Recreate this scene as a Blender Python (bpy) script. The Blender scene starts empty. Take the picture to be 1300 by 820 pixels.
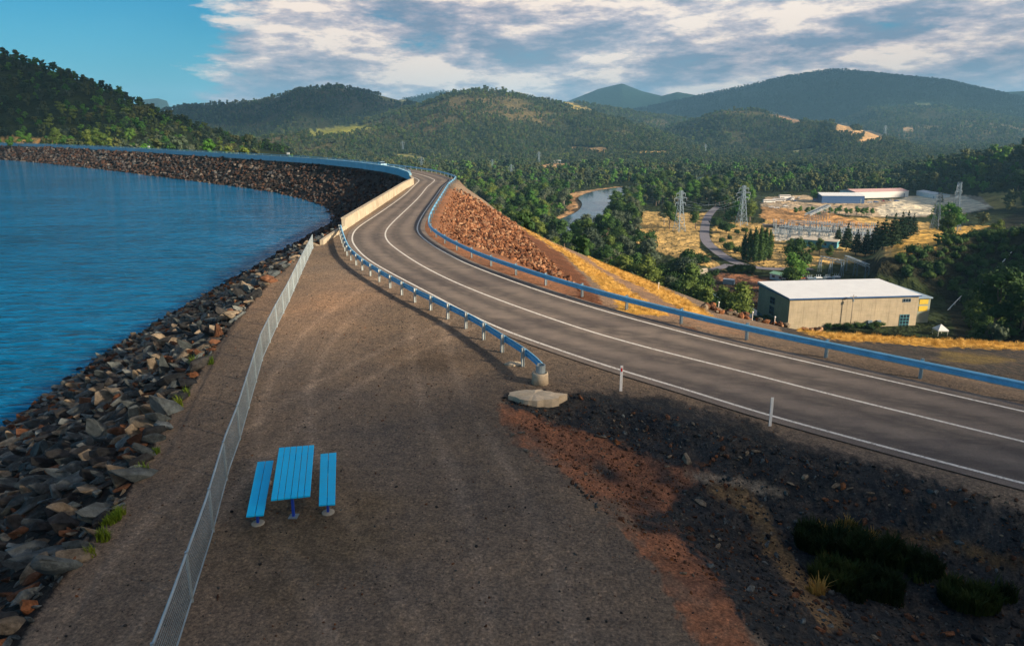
import bpy, bmesh, math, random
import numpy as np
from mathutils import Vector, Matrix

random.seed(7)
RNG = np.random.default_rng(11)
SC = bpy.context.scene
COL = SC.collection
CAMH = 9.5
FPX = 867.0
PITCH = math.atan(200.0 / FPX)
CX, CY = 650.0, 365.0
VF = -60.0        # valley floor
WL = -7.0         # lake level

# ------------------------------------------------------------------ survey helpers
def ray(u, v):
    x = u - CX; y = CY - v
    return (x, FPX * math.cos(PITCH) + y * math.sin(PITCH), -FPX * math.sin(PITCH) + y * math.cos(PITCH))
def G(u, v, z=0.0):
    d = ray(u, v); t = (z - CAMH) / d[2]
    return (d[0] * t, d[1] * t, z)
def PR(u, v, r):
    d = ray(u, v); t = r / math.hypot(d[0], d[1])
    return (d[0] * t, d[1] * t, CAMH + d[2] * t)
def proj(x, y, z):
    dz = z - CAMH
    dep = y * math.cos(PITCH) - dz * math.sin(PITCH)
    up = y * math.sin(PITCH) + dz * math.cos(PITCH)
    dep = np.where(dep < 0.1, 0.1, dep)
    return CX + FPX * x / dep, CY - FPX * up / dep
def chaikin(pts, n=2):
    pts = [tuple(p) for p in pts]
    for _ in range(n):
        out = [pts[0]]
        for a, b in zip(pts[:-1], pts[1:]):
            out.append(tuple(a[i] * .75 + b[i] * .25 for i in range(len(a))))
            out.append(tuple(a[i] * .25 + b[i] * .75 for i in range(len(a))))
        out.append(pts[-1]); pts = out
    return pts
def resample(pts, step):
    P = np.array(pts, float); d = np.r_[0, np.cumsum(np.linalg.norm(np.diff(P[:, :2], axis=0), axis=1))]
    n = max(2, int(d[-1] / step) + 1); s = np.linspace(0, d[-1], n)
    return np.stack([np.interp(s, d, P[:, k]) for k in range(P.shape[1])], 1)
def offset(P, dist):
    P = np.array(P, float); t = np.gradient(P[:, :2], axis=0); t /= np.linalg.norm(t, axis=1)[:, None] + 1e-9
    Q = P.copy(); Q[:, 0] += t[:, 1] * dist; Q[:, 1] -= t[:, 0] * dist
    return Q
def dist_poly(X, Y, P):
    """distance, value of the third column, and side of a polyline (left of travel is negative)"""
    P = np.array(P, float); best = np.full(X.shape, 1e9); val = np.zeros(X.shape); side = np.zeros(X.shape)
    for i in range(len(P) - 1):
        a = P[i]; b = P[i + 1]; ex, ey = b[0] - a[0], b[1] - a[1]; L = ex * ex + ey * ey + 1e-12
        t = np.clip(((X - a[0]) * ex + (Y - a[1]) * ey) / L, 0, 1)
        dx = X - a[0] - t * ex; dy = Y - a[1] - t * ey; d = dx * dx + dy * dy
        m = d < best
        best = np.where(m, d, best)
        if P.shape[1] > 2: val = np.where(m, a[2] + t * (b[2] - a[2]), val)
        side = np.where(m, dx * ey - dy * ex, side)
    return np.sqrt(best), val, np.sign(side)
def simplify(P, k=.0012, base=.03):
    P = np.array(P, float); keep = [0]; i = 0; n = len(P)
    while i < n - 1:
        j = i + 1
        while j + 1 < n and j - i < 40:
            a = P[i, :2]; b = P[j + 1, :2]; e = b - a; L = np.linalg.norm(e) + 1e-9
            q = P[i + 1:j + 1, :2] - a; d = np.abs(q[:, 0] * e[1] - q[:, 1] * e[0]) / L
            if d.max() > base + k * np.linalg.norm(a): break
            j += 1
        keep.append(j); i = j
    return P[keep]
def inside(X, Y, poly):
    r = np.zeros(np.shape(X), bool); n = len(poly)
    for i in range(n):
        x1, y1 = poly[i][:2]; x2, y2 = poly[(i + 1) % n][:2]
        if y1 == y2: continue
        c = (y1 > Y) != (y2 > Y)
        r ^= c & (X < (x2 - x1) * (Y - y1) / (y2 - y1) + x1)
    return r
_tab = np.random.default_rng(5).random((256, 256))
def vnoise(x, y):
    xi = np.floor(x).astype(int); yi = np.floor(y).astype(int); fx = x - xi; fy = y - yi
    fx = fx * fx * (3 - 2 * fx); fy = fy * fy * (3 - 2 * fy)
    a = _tab[xi & 255, yi & 255]; b = _tab[(xi + 1) & 255, yi & 255]; c = _tab[xi & 255, (yi + 1) & 255]; d = _tab[(xi + 1) & 255, (yi + 1) & 255]
    return (a * (1 - fx) + b * fx) * (1 - fy) + (c * (1 - fx) + d * fx) * fy
def fbm(x, y, o=4):
    s = 0; a = .5
    for k in range(o):
        s = s + a * (vnoise(x * 2 ** k + 17.3 * k, y * 2 ** k + 9.1 * k) - .5) * 2; a *= .5
    return s

# ------------------------------------------------------------------ object helpers
def tag(o, label=None, cat=None, group=None, kind=None):
    if label: o['label'] = label
    if cat: o['category'] = cat
    if group: o['group'] = group
    if kind: o['kind'] = kind
    return o
def empty(name, loc=(0, 0, 0), rz=0.0):
    o = bpy.data.objects.new(name, None); COL.objects.link(o)
    o.location = loc; o.rotation_euler = (0, 0, rz); o.empty_display_size = .3
    return o
def mesh_obj(name, verts, faces, mat, parent=None, smooth=False, link=True):
    me = bpy.data.meshes.new(name)
    me.from_pydata([tuple(v) for v in verts], [], [tuple(f) for f in faces])
    for m in (mat if isinstance(mat, (list, tuple)) else [mat]): me.materials.append(m)
    if smooth: me.polygons.foreach_set('use_smooth', [True] * len(me.polygons))
    me.update()
    o = bpy.data.objects.new(name, me)
    if link: COL.objects.link(o)
    if parent: o.parent = parent
    return o
def np_mesh(name, V, F, mat, parent=None, smooth=False, link=True, mi=None):
    """fast mesh: V (n,3), F (m,k)"""
    me = bpy.data.meshes.new(name); V = np.asarray(V, np.float32); F = np.asarray(F, np.int32); k = F.shape[1]
    me.vertices.add(len(V)); me.vertices.foreach_set('co', V.ravel())
    me.loops.add(F.size); me.loops.foreach_set('vertex_index', F.ravel())
    me.polygons.add(len(F)); me.polygons.foreach_set('loop_start', np.arange(0, F.size, k, dtype=np.int32))
    me.polygons.foreach_set('loop_total', np.full(len(F), k, np.int32))
    if smooth: me.polygons.foreach_set('use_smooth', np.ones(len(F), bool))
    for m in (mat if isinstance(mat, (list, tuple)) else [mat]): me.materials.append(m)
    if mi is not None: me.polygons.foreach_set('material_index', np.asarray(mi, np.int32))
    me.update(calc_edges=True)
    o = bpy.data.objects.new(name, me)
    if link: COL.objects.link(o)
    if parent: o.parent = parent
    return o
class MB:
    def __init__(s): s.v = []; s.f = []
    def raw(s, vs, fs):
        n = len(s.v); s.v += [tuple(v) for v in vs]; s.f += [tuple(i + n for i in f) for f in fs]; return s
    def box(s, c, d, rz=0.0, M=None, bev=0.0):
        hx, hy, hz = d[0] / 2, d[1] / 2, d[2] / 2
        vs = [Vector((x * hx, y * hy, z * hz)) for z in (-1, 1) for x, y in ((-1, -1), (1, -1), (1, 1), (-1, 1))]
        R = M if M is not None else Matrix.Rotation(rz, 3, 'Z')
        vs = [R @ v + Vector(c) for v in vs]
        return s.raw(vs, [(3, 2, 1, 0), (4, 5, 6, 7), (0, 1, 5, 4), (1, 2, 6, 5), (2, 3, 7, 6), (3, 0, 4, 7)])
    def bar(s, a, b, w, h=None, n=4):
        """prism between two points; n = 4 square bar, more = round"""
        a = Vector(a); b = Vector(b); d = (b - a)
        if d.length < 1e-6: return s
        z = d.normalized(); up = Vector((0, 0, 1)) if abs(z.z) < .95 else Vector((0, 1, 0))
        x = z.cross(up).normalized(); y = x.cross(z).normalized(); h = h or w
        ring = []
        for p in (a, b):
            for k in range(n):
                t = 2 * math.pi * (k + .5) / n; q = 1 / math.cos(math.pi / n) if n == 4 else 1
                ring.append(p + x * math.cos(t) * w / 2 * q + y * math.sin(t) * h / 2 * q)
        f = [(k, (k + 1) % n, n + (k + 1) % n, n + k) for k in range(n)] + [tuple(range(n - 1, -1, -1)), tuple(range(n, 2 * n))]
        return s.raw(ring, f)
    def lathe(s, c, prof, n=16, cap=True):
        vs = []; fs = []
        for r, z in prof:
            for k in range(n):
                t = 2 * math.pi * k / n; vs.append((c[0] + r * math.cos(t), c[1] + r * math.sin(t), c[2] + z))
        for j in range(len(prof) - 1):
            for k in range(n):
                fs.append((j * n + k, j * n + (k + 1) % n, (j + 1) * n + (k + 1) % n, (j + 1) * n + k))
        if cap: fs.append(tuple(range(n - 1, -1, -1))); fs.append(tuple((len(prof) - 1) * n + k for k in range(n)))
        return s.raw(vs, fs)
    def tube(s, pts, radii, n=7):
        vs = []; fs = []
        for i, p in enumerate(pts):
            a = Vector(pts[max(0, i - 1)]); b = Vector(pts[min(len(pts) - 1, i + 1)]); z = (b - a).normalized()
            up = Vector((0, 1, 0)) if abs(z.y) < .8 else Vector((1, 0, 0)); x = z.cross(up).normalized(); y = x.cross(z)
            r = radii[i] if hasattr(radii, '__len__') else radii
            for k in range(n):
                t = 2 * math.pi * k / n; vs.append(Vector(p) + x * math.cos(t) * r + y * math.sin(t) * r)
        for j in range(len(pts) - 1):
            for k in range(n): fs.append((j * n + k, j * n + (k + 1) % n, (j + 1) * n + (k + 1) % n, (j + 1) * n + k))
        fs.append(tuple(range(n - 1, -1, -1))); fs.append(tuple((len(pts) - 1) * n + k for k in range(n)))
        return s.raw(vs, fs)
    def sweep(s, P, prof):
        """sweep a closed profile [(side, up)] along P (n,3); side is to the right of travel"""
        P = np.array(P, float); t = np.gradient(P[:, :2], axis=0); t /= np.linalg.norm(t, axis=1)[:, None] + 1e-9
        vs = []; m = len(prof)
        for i in range(len(P)):
            for a, b in prof: vs.append((P[i, 0] + t[i, 1] * a, P[i, 1] - t[i, 0] * a, P[i, 2] + b))
        fs = []
        for i in range(len(P) - 1):
            for k in range(m): fs.append((i * m + k, (i + 1) * m + k, (i + 1) * m + (k + 1) % m, i * m + (k + 1) % m))
        fs.append(tuple(range(m))); fs.append(tuple((len(P) - 1) * m + k for k in range(m - 1, -1, -1)))
        return s.raw(vs, fs)
    def build(s, name, mat, parent=None, smooth=False, bevel=0.0, link=True):
        o = mesh_obj(name, s.v, s.f, mat, parent, smooth, link)
        bm = bmesh.new(); bm.from_mesh(o.data); bmesh.ops.recalc_face_normals(bm, faces=bm.faces)
        if bevel: bmesh.ops.bevel(bm, geom=bm.edges[:], offset=bevel, segments=2, affect='EDGES', profile=.5)
        bm.to_mesh(o.data); bm.free()
        return o
def copy_tree(o, parent=None):
    c = o.copy(); COL.objects.link(c)
    if parent: c.parent = parent
    for ch in list(o.children): copy_tree(ch, c)
    return c

# ------------------------------------------------------------------ materials
def lin(r, g, b):
    f = lambda c: (c / 255 / 12.92) if c / 255 <= .04045 else ((c / 255 + .055) / 1.055) ** 2.4
    return (f(r), f(g), f(b), 1)
class NT:
    def __init__(s, name, world=False):
        s.m = bpy.data.worlds.new(name) if world else bpy.data.materials.new(name)
        s.m.use_nodes = True; s.t = s.m.node_tree; s.t.nodes.clear()
    def n(s, typ, **kw):
        nd = s.t.nodes.new(typ)
        for k, v in kw.items():
            if k.startswith('i_'):
                key = k[2:]; key = int(key) if key.isdigit() else key.replace('_', ' ')
                s.set(nd.inputs[key], v)
            else: setattr(nd, k, v)
        return nd
    def set(s, sock, v):
        if isinstance(v, bpy.types.NodeSocket): s.t.links.new(v, sock)
        elif isinstance(v, bpy.types.Node): s.t.links.new(v.outputs[0], sock)
        else: sock.default_value = v
    def math(s, op, a, b=0.0, c=0.0, clamp=False):
        nd = s.n('ShaderNodeMath', operation=op, use_clamp=clamp); s.set(nd.inputs[0], a); s.set(nd.inputs[1], b)
        if len(nd.inputs) > 2: s.set(nd.inputs[2], c)
        return nd.outputs[0]
    def mix(s, f, a, b, mode='MIX'):
        nd = s.n('ShaderNodeMix', data_type='RGBA', blend_type=mode); s.set(nd.inputs[0], f); s.set(nd.inputs[6], a); s.set(nd.inputs[7], b)
        return nd.outputs[2]
    def ramp(s, f, stops, interp='LINEAR'):
        nd = s.n('ShaderNodeValToRGB'); cr = nd.color_ramp; cr.interpolation = interp
        while len(cr.elements) < len(stops): cr.elements.new(.5)
        for e, (p, c) in zip(cr.elements, stops): e.position = p; e.color = c if hasattr(c, '__len__') else (c, c, c, 1)
        s.set(nd.inputs[0], f); return nd.outputs[0]
    def noise(s, scale, detail=4, rough=.55, vec=None, col=False, dist=0.0):
        nd = s.n('ShaderNodeTexNoise'); nd.inputs['Scale'].default_value = scale; nd.inputs['Detail'].default_value = detail
        nd.inputs['Roughness'].default_value = rough; nd.inputs['Distortion'].default_value = dist
        if vec is not None: s.set(nd.inputs['Vector'], vec)
        return nd.outputs[1 if col else 0]
    def bsdf(s, color, rough=.8, metal=0.0, spec=.3, normal=None, **kw):
        b = s.n('ShaderNodeBsdfPrincipled'); s.set(b.inputs['Base Color'], color); s.set(b.inputs['Roughness'], rough)
        s.set(b.inputs['Metallic'], metal); b.inputs['Specular IOR Level'].default_value = spec
        if normal is not None: s.set(b.inputs['Normal'], normal)
        for k, v in kw.items(): s.set(b.inputs[k.replace('_', ' ')], v)
        o = s.n('ShaderNodeOutputMaterial'); s.t.links.new(b.outputs[0], o.inputs[0]); return b
    def bump(s, h, strength=.4, dist=.05):
        nd = s.n('ShaderNodeBump'); nd.inputs['Strength'].default_value = strength; nd.inputs['Distance'].default_value = dist
        s.set(nd.inputs['Height'], h); return nd.outputs[0]
    def pos(s): return s.n('ShaderNodeNewGeometry').outputs['Position']
    def obj(s): return s.n('ShaderNodeTexCoord').outputs['Object']

def m_plain(name, c, rough=.6, metal=0.0, var=.18, scale=3.0, bump=.0, spec=.3):
    """a painted / cast surface with mottling, speckle and wear"""
    t = NT(name); c4 = (*c[:3], 1); v = t.obj()
    n1 = t.noise(scale, 5, .6, v); n2 = t.noise(scale * 9, 3, .6, v)
    f = t.math('ADD', t.math('MULTIPLY', n1, .7), t.math('MULTIPLY', n2, .3))
    lo = tuple(x * (1 - var) for x in c[:3]) + (1,); hi = tuple(min(1, x * (1 + var)) for x in c[:3]) + (1,)
    col = t.ramp(f, [(.3, lo), (.7, hi)])
    nrm = t.bump(n2, bump, .02) if bump else None
    t.bsdf(col, t.ramp(n1, [(.3, max(0, rough - .1)), (.7, min(1, rough + .1))]), metal, spec, nrm); return t.m

def m_leaf(name, c1, c2, c3):
    t = NT(name); rnd = t.n('ShaderNodeObjectInfo').outputs['Random']
    n = t.noise(.35, 3, .6, t.obj())
    f = t.math('ADD', t.math('MULTIPLY', rnd, .65), t.math('MULTIPLY', n, .45))
    col = t.ramp(f, [(.12, c1), (.5, c2), (.92, c3)])
    b = t.bsdf(col, .75, 0, .2)
    tr = t.n('ShaderNodeBsdfTranslucent'); t.set(tr.inputs[0], col)
    mx = t.n('ShaderNodeMixShader'); mx.inputs[0].default_value = .18
    t.t.links.new(b.outputs[0], mx.inputs[1]); t.t.links.new(tr.outputs[0], mx.inputs[2])
    o = [x for x in t.t.nodes if x.type == 'OUTPUT_MATERIAL'][0]; t.t.links.new(mx.outputs[0], o.inputs[0])
    return t.m

def m_rock(name, stops):
    t = NT(name); rnd = t.n('ShaderNodeObjectInfo').outputs['Random']
    n = t.noise(1.2, 5, .65, t.obj()); n2 = t.noise(6, 5, .75, t.obj())
    base = t.ramp(rnd, stops, 'LINEAR')
    sh = t.ramp(n, [(.32, (.42, .40, .38, 1)), (.55, (1, 1, 1, 1)), (.75, (1.25, 1.2, 1.1, 1))])
    col = t.mix(1.0, base, sh, 'MULTIPLY')
    col = t.mix(1, col, t.ramp(n2, [(.35, (.6, .6, .6, 1)), (.6, (1.15, 1.12, 1.08, 1))]), 'MULTIPLY')
    t.bsdf(col, .9, 0, .2, t.bump(n2, .9, .08)); return t.m

M = {}
M['rail'] = m_plain('galvanised_rail', (.19, .50, .74), .38, .2, .2, 1.5)
M['galv'] = m_plain('galvanised_steel', (.34, .42, .46), .45, .5, .2, 2.0)
M['post'] = m_plain('post_steel', (.45, .50, .50), .55, .2, .3, 3)
M['blue'] = m_plain('blue_paint', (.004, .52, .95), .45, 0, .10, 2.0)
M['bluedark'] = m_plain('blue_frame_paint', (.02, .07, .45), .5, 0, .1, 2)
M['concrete'] = m_plain('concrete', (.40, .37, .30), .85, 0, .22, .8, .3)
M['concrete2'] = m_plain('weathered_concrete', (.52, .43, .31), .9, 0, .3, 2.5, .6)
M['white'] = m_plain('white_paint', (.78, .78, .76), .5, 0, .08, 4)
M['red'] = m_plain('red_reflector', (.55, .02, .02), .4)
M['black'] = m_plain('black_rubber', (.02, .02, .02), .7)
M['glass'] = m_plain('dark_glass', (.02, .035, .05), .12, 0, .1, 1, 0, .6)
M['trunk'] = m_plain('bark', (.16, .12, .09), .9, 0, .35, 2, .5)
M['trunkpale'] = m_plain('pale_bark', (.34, .30, .25), .85, 0, .35, 1.5, .4)
M['euc'] = m_leaf('gum_leaves', (.022, .060, .018, 1), (.055, .12, .028, 1), (.15, .20, .04, 1))
M['eucbright'] = m_leaf('bright_leaves', (.035, .12, .02, 1), (.07, .19, .03, 1), (.13, .25, .04, 1))
M['eucgrey'] = m_leaf('grey_leaves', (.045, .075, .05, 1), (.075, .11, .07, 1), (.12, .15, .09, 1))
M['pine'] = m_leaf('pine_needles', (.008, .028, .014, 1), (.014, .045, .018, 1), (.03, .06, .02, 1))
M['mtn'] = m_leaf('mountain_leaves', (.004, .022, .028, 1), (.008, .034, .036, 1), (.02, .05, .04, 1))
M['forest'] = m_leaf('forest_leaves', (.018, .044, .024, 1), (.042, .076, .034, 1), (.12, .13, .045, 1))
M['bush'] = m_leaf('bush_leaves', (.02, .055, .014, 1), (.035, .085, .02, 1), (.06, .11, .02, 1))
M['grassg'] = m_leaf('grass_blades', (.06, .13, .01, 1), (.12, .20, .015, 1), (.22, .26, .03, 1))
M['rock_up'] = m_rock('dark_riprap', [(0, (.02, .018, .02, 1)), (.4, (.05, .038, .034, 1)), (.62, (.085, .045, .03, 1)), (.82, (.055, .07, .085, 1)), (1, (.15, .135, .12, 1))])
M['rock_dn'] = m_rock('rust_rockfill', [(0, (.07, .04, .03, 1)), (.35, (.20, .085, .045, 1)), (.7, (.32, .15, .075, 1)), (1, (.42, .27, .17, 1))])
M['rock_bg'] = m_rock('blue_grey_rock', [(0, (.05, .065, .07, 1)), (.5, (.11, .135, .145, 1)), (1, (.22, .25, .25, 1))])
M['rock_dk'] = m_rock('dark_rock', [(0, (.02, .025, .03, 1)), (1, (.07, .07, .07, 1))])
M['rock_ru'] = m_rock('rusty_rock', [(0, (.10, .05, .03, 1)), (.7, (.20, .10, .06, 1)), (1, (.36, .14, .055, 1))])
M['rock_tan'] = m_rock('tan_rock', [(0, (.20, .17, .13, 1)), (1, (.36, .30, .22, 1))])

# ------------------------------------------------------------------ survey lines (picture points put on their level)
Lp = [(1300,615),(1132,571),(960,524),(876,497),(788,471),(720,449),(622,414),(540,370),(490,344),(464,328),(450,313),(446,303),(451,291),(475,275.5),(497,260.5),(515,247),(524,238)]
Cp = [(1300,562),(1178,532),(1045,499.5),(960,477),(812,440),(720,413),(595.6,367.8),(536,339),(501,315.5),(490,305),(488.5,295),(497,284),(516.5,266),(532,251),(542,238)]
Rp = [(1300,523.5),(1057,468),(900,432),(720,383),(598.5,339),(566,322),(548,311.6),(531,298),(529,288),(536,273.6),(550,254),(561,238)]
def curve(pp, n=2): return resample([G(u, v, 0) for u, v in pp][::1] and chaikin([G(u, v, 0) for u, v in pp], n), 1.0)
Lw, Cw, Rw = [chaikin([G(u, v, 0) for u, v in pp], 3) for pp in (Lp, Cp, Rp)]
# the far crest after the bend: wall foot seen from the lake side
Tfar = [G(u, v, 0) for u, v in [(521,234.5),(518,229),(508,224),(494,220),(470,216),(440,212.2),(400,208),(330,203.3),(250,198),(180,193.5),(110,189.6),(55,187),(0,185)]]
tf = np.array(Tfar); dd = tf[-1] - tf[-2]; dd /= np.linalg.norm(dd)
Tfar.append(tuple(tf[-1] + dd * 130))
crest_up = chaikin(Tfar, 3)                                    # upstream edge of the far crest
Cfar = offset(resample(chaikin(Tfar[3:], 3), 4), 5.6)
def join(near, far_off):
    far = offset(resample(chaikin(Tfar, 3), 3), far_off)
    near = np.array(near)
    far = far[far[:, 1] > near[-1, 1] + 14]
    return resample(chaikin([tuple(near[0])] + [tuple(p) for p in near[1:]] + [tuple(p) for p in far], 1), 1.0)
ext = lambda P: np.vstack([np.array(P[0]) + (np.array(P[0]) - np.array(P[4])) / np.linalg.norm(np.array(P[0]) - np.array(P[4])) * 40, np.array(P)])
LL = join(ext(Lw), 2.2); CC = join(ext(Cw), 5.2); RR = join(ext(Rw), 8.2)
# shoulders / rail feet
railR = offset(RR, -1.25)     # travelling from the near right to the far left, the valley is on the right: sign fixed below
if dist_poly(np.array([30.]), np.array([60.]), RR)[0] < dist_poly(np.array([30.]), np.array([60.]), railR)[0]: railR = offset(RR, 1.25)
# lake-side edge of the gravel platform
Tnear = [G(u, v, 0) for u, v in [(-60,980),(20,820),(83,730),(117,685),(148,654),(181,592),(208,543),(239,494),(266,455),(290,418),(330,372),(363,338),(397,313),(428,293.5),(475,263),(508,241)]]
Tline = [(-7.0, -12.0, 0.0)] + Tnear + crest_up
TL = resample(Tline, 1.5)
# outer lip of the valley side: where the fill breaks into the steep drop
S = [G(-700, 212, 0)]
S = [G(540,224,-.3), G(557,227,-.5), G(572,233.5,-1.2), G(610,257,-4.2), G(658,288.5,-8.5), G(700,308,-8.8), G(746,325.4,-8), G(788,343.8,-7),
     G(820,357.7,-6), G(861.5,373.8,-5), G(908,389,-4), G(949,405,-3.4), G(1010,419,-3.6), G(1080,426,-4), G(1180,429.5,-4.3), G(1300,434,-4.6), G(1500,446,-5.5)]
SL = resample(chaikin(S, 2), 1.5)
farlip = offset(resample(chaikin(Tfar[2:], 2), 4), 10.5); farlip[:, 2] = -.3
SL = np.vstack([farlip[::-1], SL])
TL = simplify(TL); SL = simplify(SL); railS = simplify(railR, .001, .02); LLs = simplify(LL, .001, .02)
POLY_LAKE = [tuple(p[:2]) for p in TL] + [(-1500, 900), (-1500, -60), (-7, -60)]
POLY_OUT = [tuple(p[:2]) for p in SL] + [(400, -200), (3000, -200), (3000, 3000), (-2000, 3000)]
POLY_BEY = [tuple(p[:2]) for p in railS] + [(-2000, 3000), (3000, 3000), (3000, -200)]

RIDGES = [  # (u, v, distance) of the crest, front width, back width, foot level, spur amplitude
 ('left_hill', [(-500,10,1100),(-300,30,1050),(-120,50,1000),(0,68,950),(60,88,900),(140,119,850),(200,145,800),(260,169,750),(330,189,720),(390,200,700)], 480, 700, -40, .30),
 ('far_left', [(120,160,3300),(220,139,3300),(270,133,3300),(330,130,3300),(380,115,3200),(430,110,3200),(480,121,3200),(520,131,3200),(600,150,3200)], 1100, 900, -60, .35),
 ('blue_left', [(150,136,8000),(178,127,8000),(200,125,8000),(240,136,8000)], 900, 800, -60, .1),
 ('blue_mid', [(480,130,6000),(520,125,6000),(560,117,6000),(600,117,6000),(700,135,6000)], 1300, 800, -60, .2),
 ('low_left', [(250,186,1900),(330,177,1950),(400,168,2000),(450,160,2050),(500,164,2000),(560,180,1900),(620,200,1900)], 520, 600, -60, .3),
 ('central', [(380,176,2500),(440,164,2500),(490,146,2500),(530,135,2450),(570,121,2400),(610,115,2400),(640,116,2400),(680,127,2400),(720,134,2400),(760,147,2300),(820,163,2300),(880,184,2200),(940,204,2200)], 950, 800, -60, .38),
 ('central_back', [(660,138,3500),(720,130,3500),(760,136,3400),(820,146,3400),(880,153,3400),(950,165,3300)], 900, 700, -60, .3),
 ('bald', [(820,170,2900),(880,153,2800),(920,141,2700),(960,141,2700),(1000,150,2600),(1040,159,2500),(1060,157,2400),(1090,164,2350),(1130,178,2300),(1180,196,2200),(1240,212,2100)], 850, 700, -60, .34),
 ('big', [(640,160,6500),(760,148,6500),(850,131,6400),(900,120,6400),(950,109,6300),(1000,98,6200),(1060,89,6200),(1100,93,6200),(1150,99,6200),(1200,103,6100),(1240,113,6100),(1300,126,6000),(1380,142,6000),(1460,155,6000)], 3300, 1200, -60, .36),
 ('pointed', [(690,140,8200),(720,129,8200),(760,113,8200),(790,106,8200),(815,116,8200),(840,122,8200),(860,117,8200),(890,122,8200),(950,140,8200)], 1200, 600, -60, .15),
 ('right_back', [(1180,128,8000),(1240,119,8000),(1300,116,8000),(1400,112,8000),(1600,120,8000)], 1500, 600, -60, .2),
 ('right_spur', [(1120,232,1150),(1150,222,1100),(1200,211,1050),(1250,203,1000),(1300,197,950),(1400,176,900),(1600,140,850)], 330, 500, -60, .3),
 ('right_slope', [(1090,345,330),(1140,330,335),(1180,325,330),(1215,317,325),(1250,304,320),(1300,284,310),(1400,272,300),(1600,300,290),(2200,340,280)], 150, 260, -60, .25),
]
def terrain(X, Y):
    R = np.hypot(X, Y)
    AZu = CX + X / np.maximum(Y, R * .05) * (FPX / math.cos(PITCH)) * 1.0      # horizon pixel column of this azimuth
    H = VF + 1.2 * fbm(X / 90, Y / 90, 3) * np.clip((R - 500) / 600, 0, 1)
    H = H + np.clip((R - 1500) / 1500, 0, 1) * (14 * fbm(X / 500 + 3, Y / 500, 3) + 8)
    rid = {}
    for name, pts, wf, wb, zb, amp in RIDGES:
        # crest azimuth from the traced pixel, then interpolate distance and height over azimuth
        q = [PR(*p) for p in pts]; az = np.array([a[0] / a[1] for a in q]); rr = np.array([math.hypot(a[0], a[1]) for a in q]); zz = np.array([a[2] for a in q])
        A = X / np.maximum(Y, R * .05)
        rc = np.interp(A, az, rr); zc = np.interp(A, az, zz)
        warp = 1 + .25 * fbm(A * 9 + len(name), R / 900, 2)
        s = np.where(R < rc, (rc - R) / (wf * warp), (R - rc) / wb)
        edge = np.clip((A - az[0]) / .03, 0, 1) * np.clip((az[-1] - A) / .03, 0, 1)
        sc = np.clip(s, 0, 1)
        f = .5 * (1 + np.cos(np.pi * sc ** .85))
        sp = np.abs(fbm(A * rc / (wf * .42) + 5.1 * len(name) + .6 * fbm(X / 300, Y / 300, 2), R / (wf * 1.3) + 2.2, 3))
        rel = zc - zb
        h = zb + rel * f * edge - amp * rel * (np.clip(sp, 0, .5) - .12) * 3.2 * sc * (1 - sc) * edge
        h = VF + (h - VF) * edge
        H = np.maximum(H, np.where(s < 1.3, h, -1e3))
    # level pad of the powerhouse
    q = np.maximum(np.maximum(82 - X, X - 184), np.maximum(218 - Y, Y - 276))
    H = np.minimum(H, VF + np.clip(q - 2, 0, None) * .55 + np.where(q > 60, 1e3, 0))
    # dam fill --------------------------------------------------------------
    near = R < 620
    if near.any():
        x = X[near]; y = Y[near]
        dT, _, sT = dist_poly(x, y, TL); dS, zS, sS = dist_poly(x, y, SL); dR, _, sR = dist_poly(x, y, railS)
        # reference signs: the lake is at x=-60,y=40 ; the valley at x=60,y=120
        lake = inside(x, y, POLY_LAKE); out = inside(x, y, POLY_OUT) & ~lake; beyond = inside(x, y, POLY_BEY) & ~lake
        nz = fbm(x / 3.1, y / 3.1, 3)
        hp = np.where(beyond, zS * np.clip(dR - .5, 0, None) / (np.clip(dR - .5, 0, None) + dS + .01), 0.0)
        hp = np.where(out, zS - dS / 1.45, hp)
        hp = np.where(lake, -dT / 2.0 + .12 * nz, hp)
        # the hollow between the gravel and the road
        gx, gy = GUL
        dg, wg, _ = dist_poly(x, y, GULP)
        gd = np.clip(1 - dg / np.maximum(wg, .1), 0, 1)
        dRoad = dist_poly(x, y, LLs)[0]; onroad = np.clip((dRoad - .7) / 2.5, 0, 1)
        depth = np.interp(x, [0, 3, 8, 14, 30], [0, .5, 1.5, 2.2, 3.0])
        hg = -depth * (gd * gd * (3 - 2 * gd)) * onroad + (.10 * nz + .13 * fbm(x / .8, y / .8, 3)) * np.clip(gd * 3, 0, 1) * onroad
        hp = np.where(~lake & ~beyond & ~out, hp + hg, hp)
        lakebed = np.where(lake, np.maximum(hp, -22), hp)
        fill = lakebed
        H[near] = np.where(lake, np.maximum(fill, np.where(H[near] > WL - 6, H[near], -22)), np.maximum(H[near], fill))
    return H
GULP = [(1.2, 22.4, 2.4), (3.4, 19.6, 3.6), (6.0, 16.5, 4.8), (10, 13.0, 6.2), (16, 9.5, 7.5), (30, 4, 12), (60, -6, 20)]
GUL = (0, 0)
def TZ(x, y): return float(terrain(np.array([float(x)]), np.array([float(y)]))[0])

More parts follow.
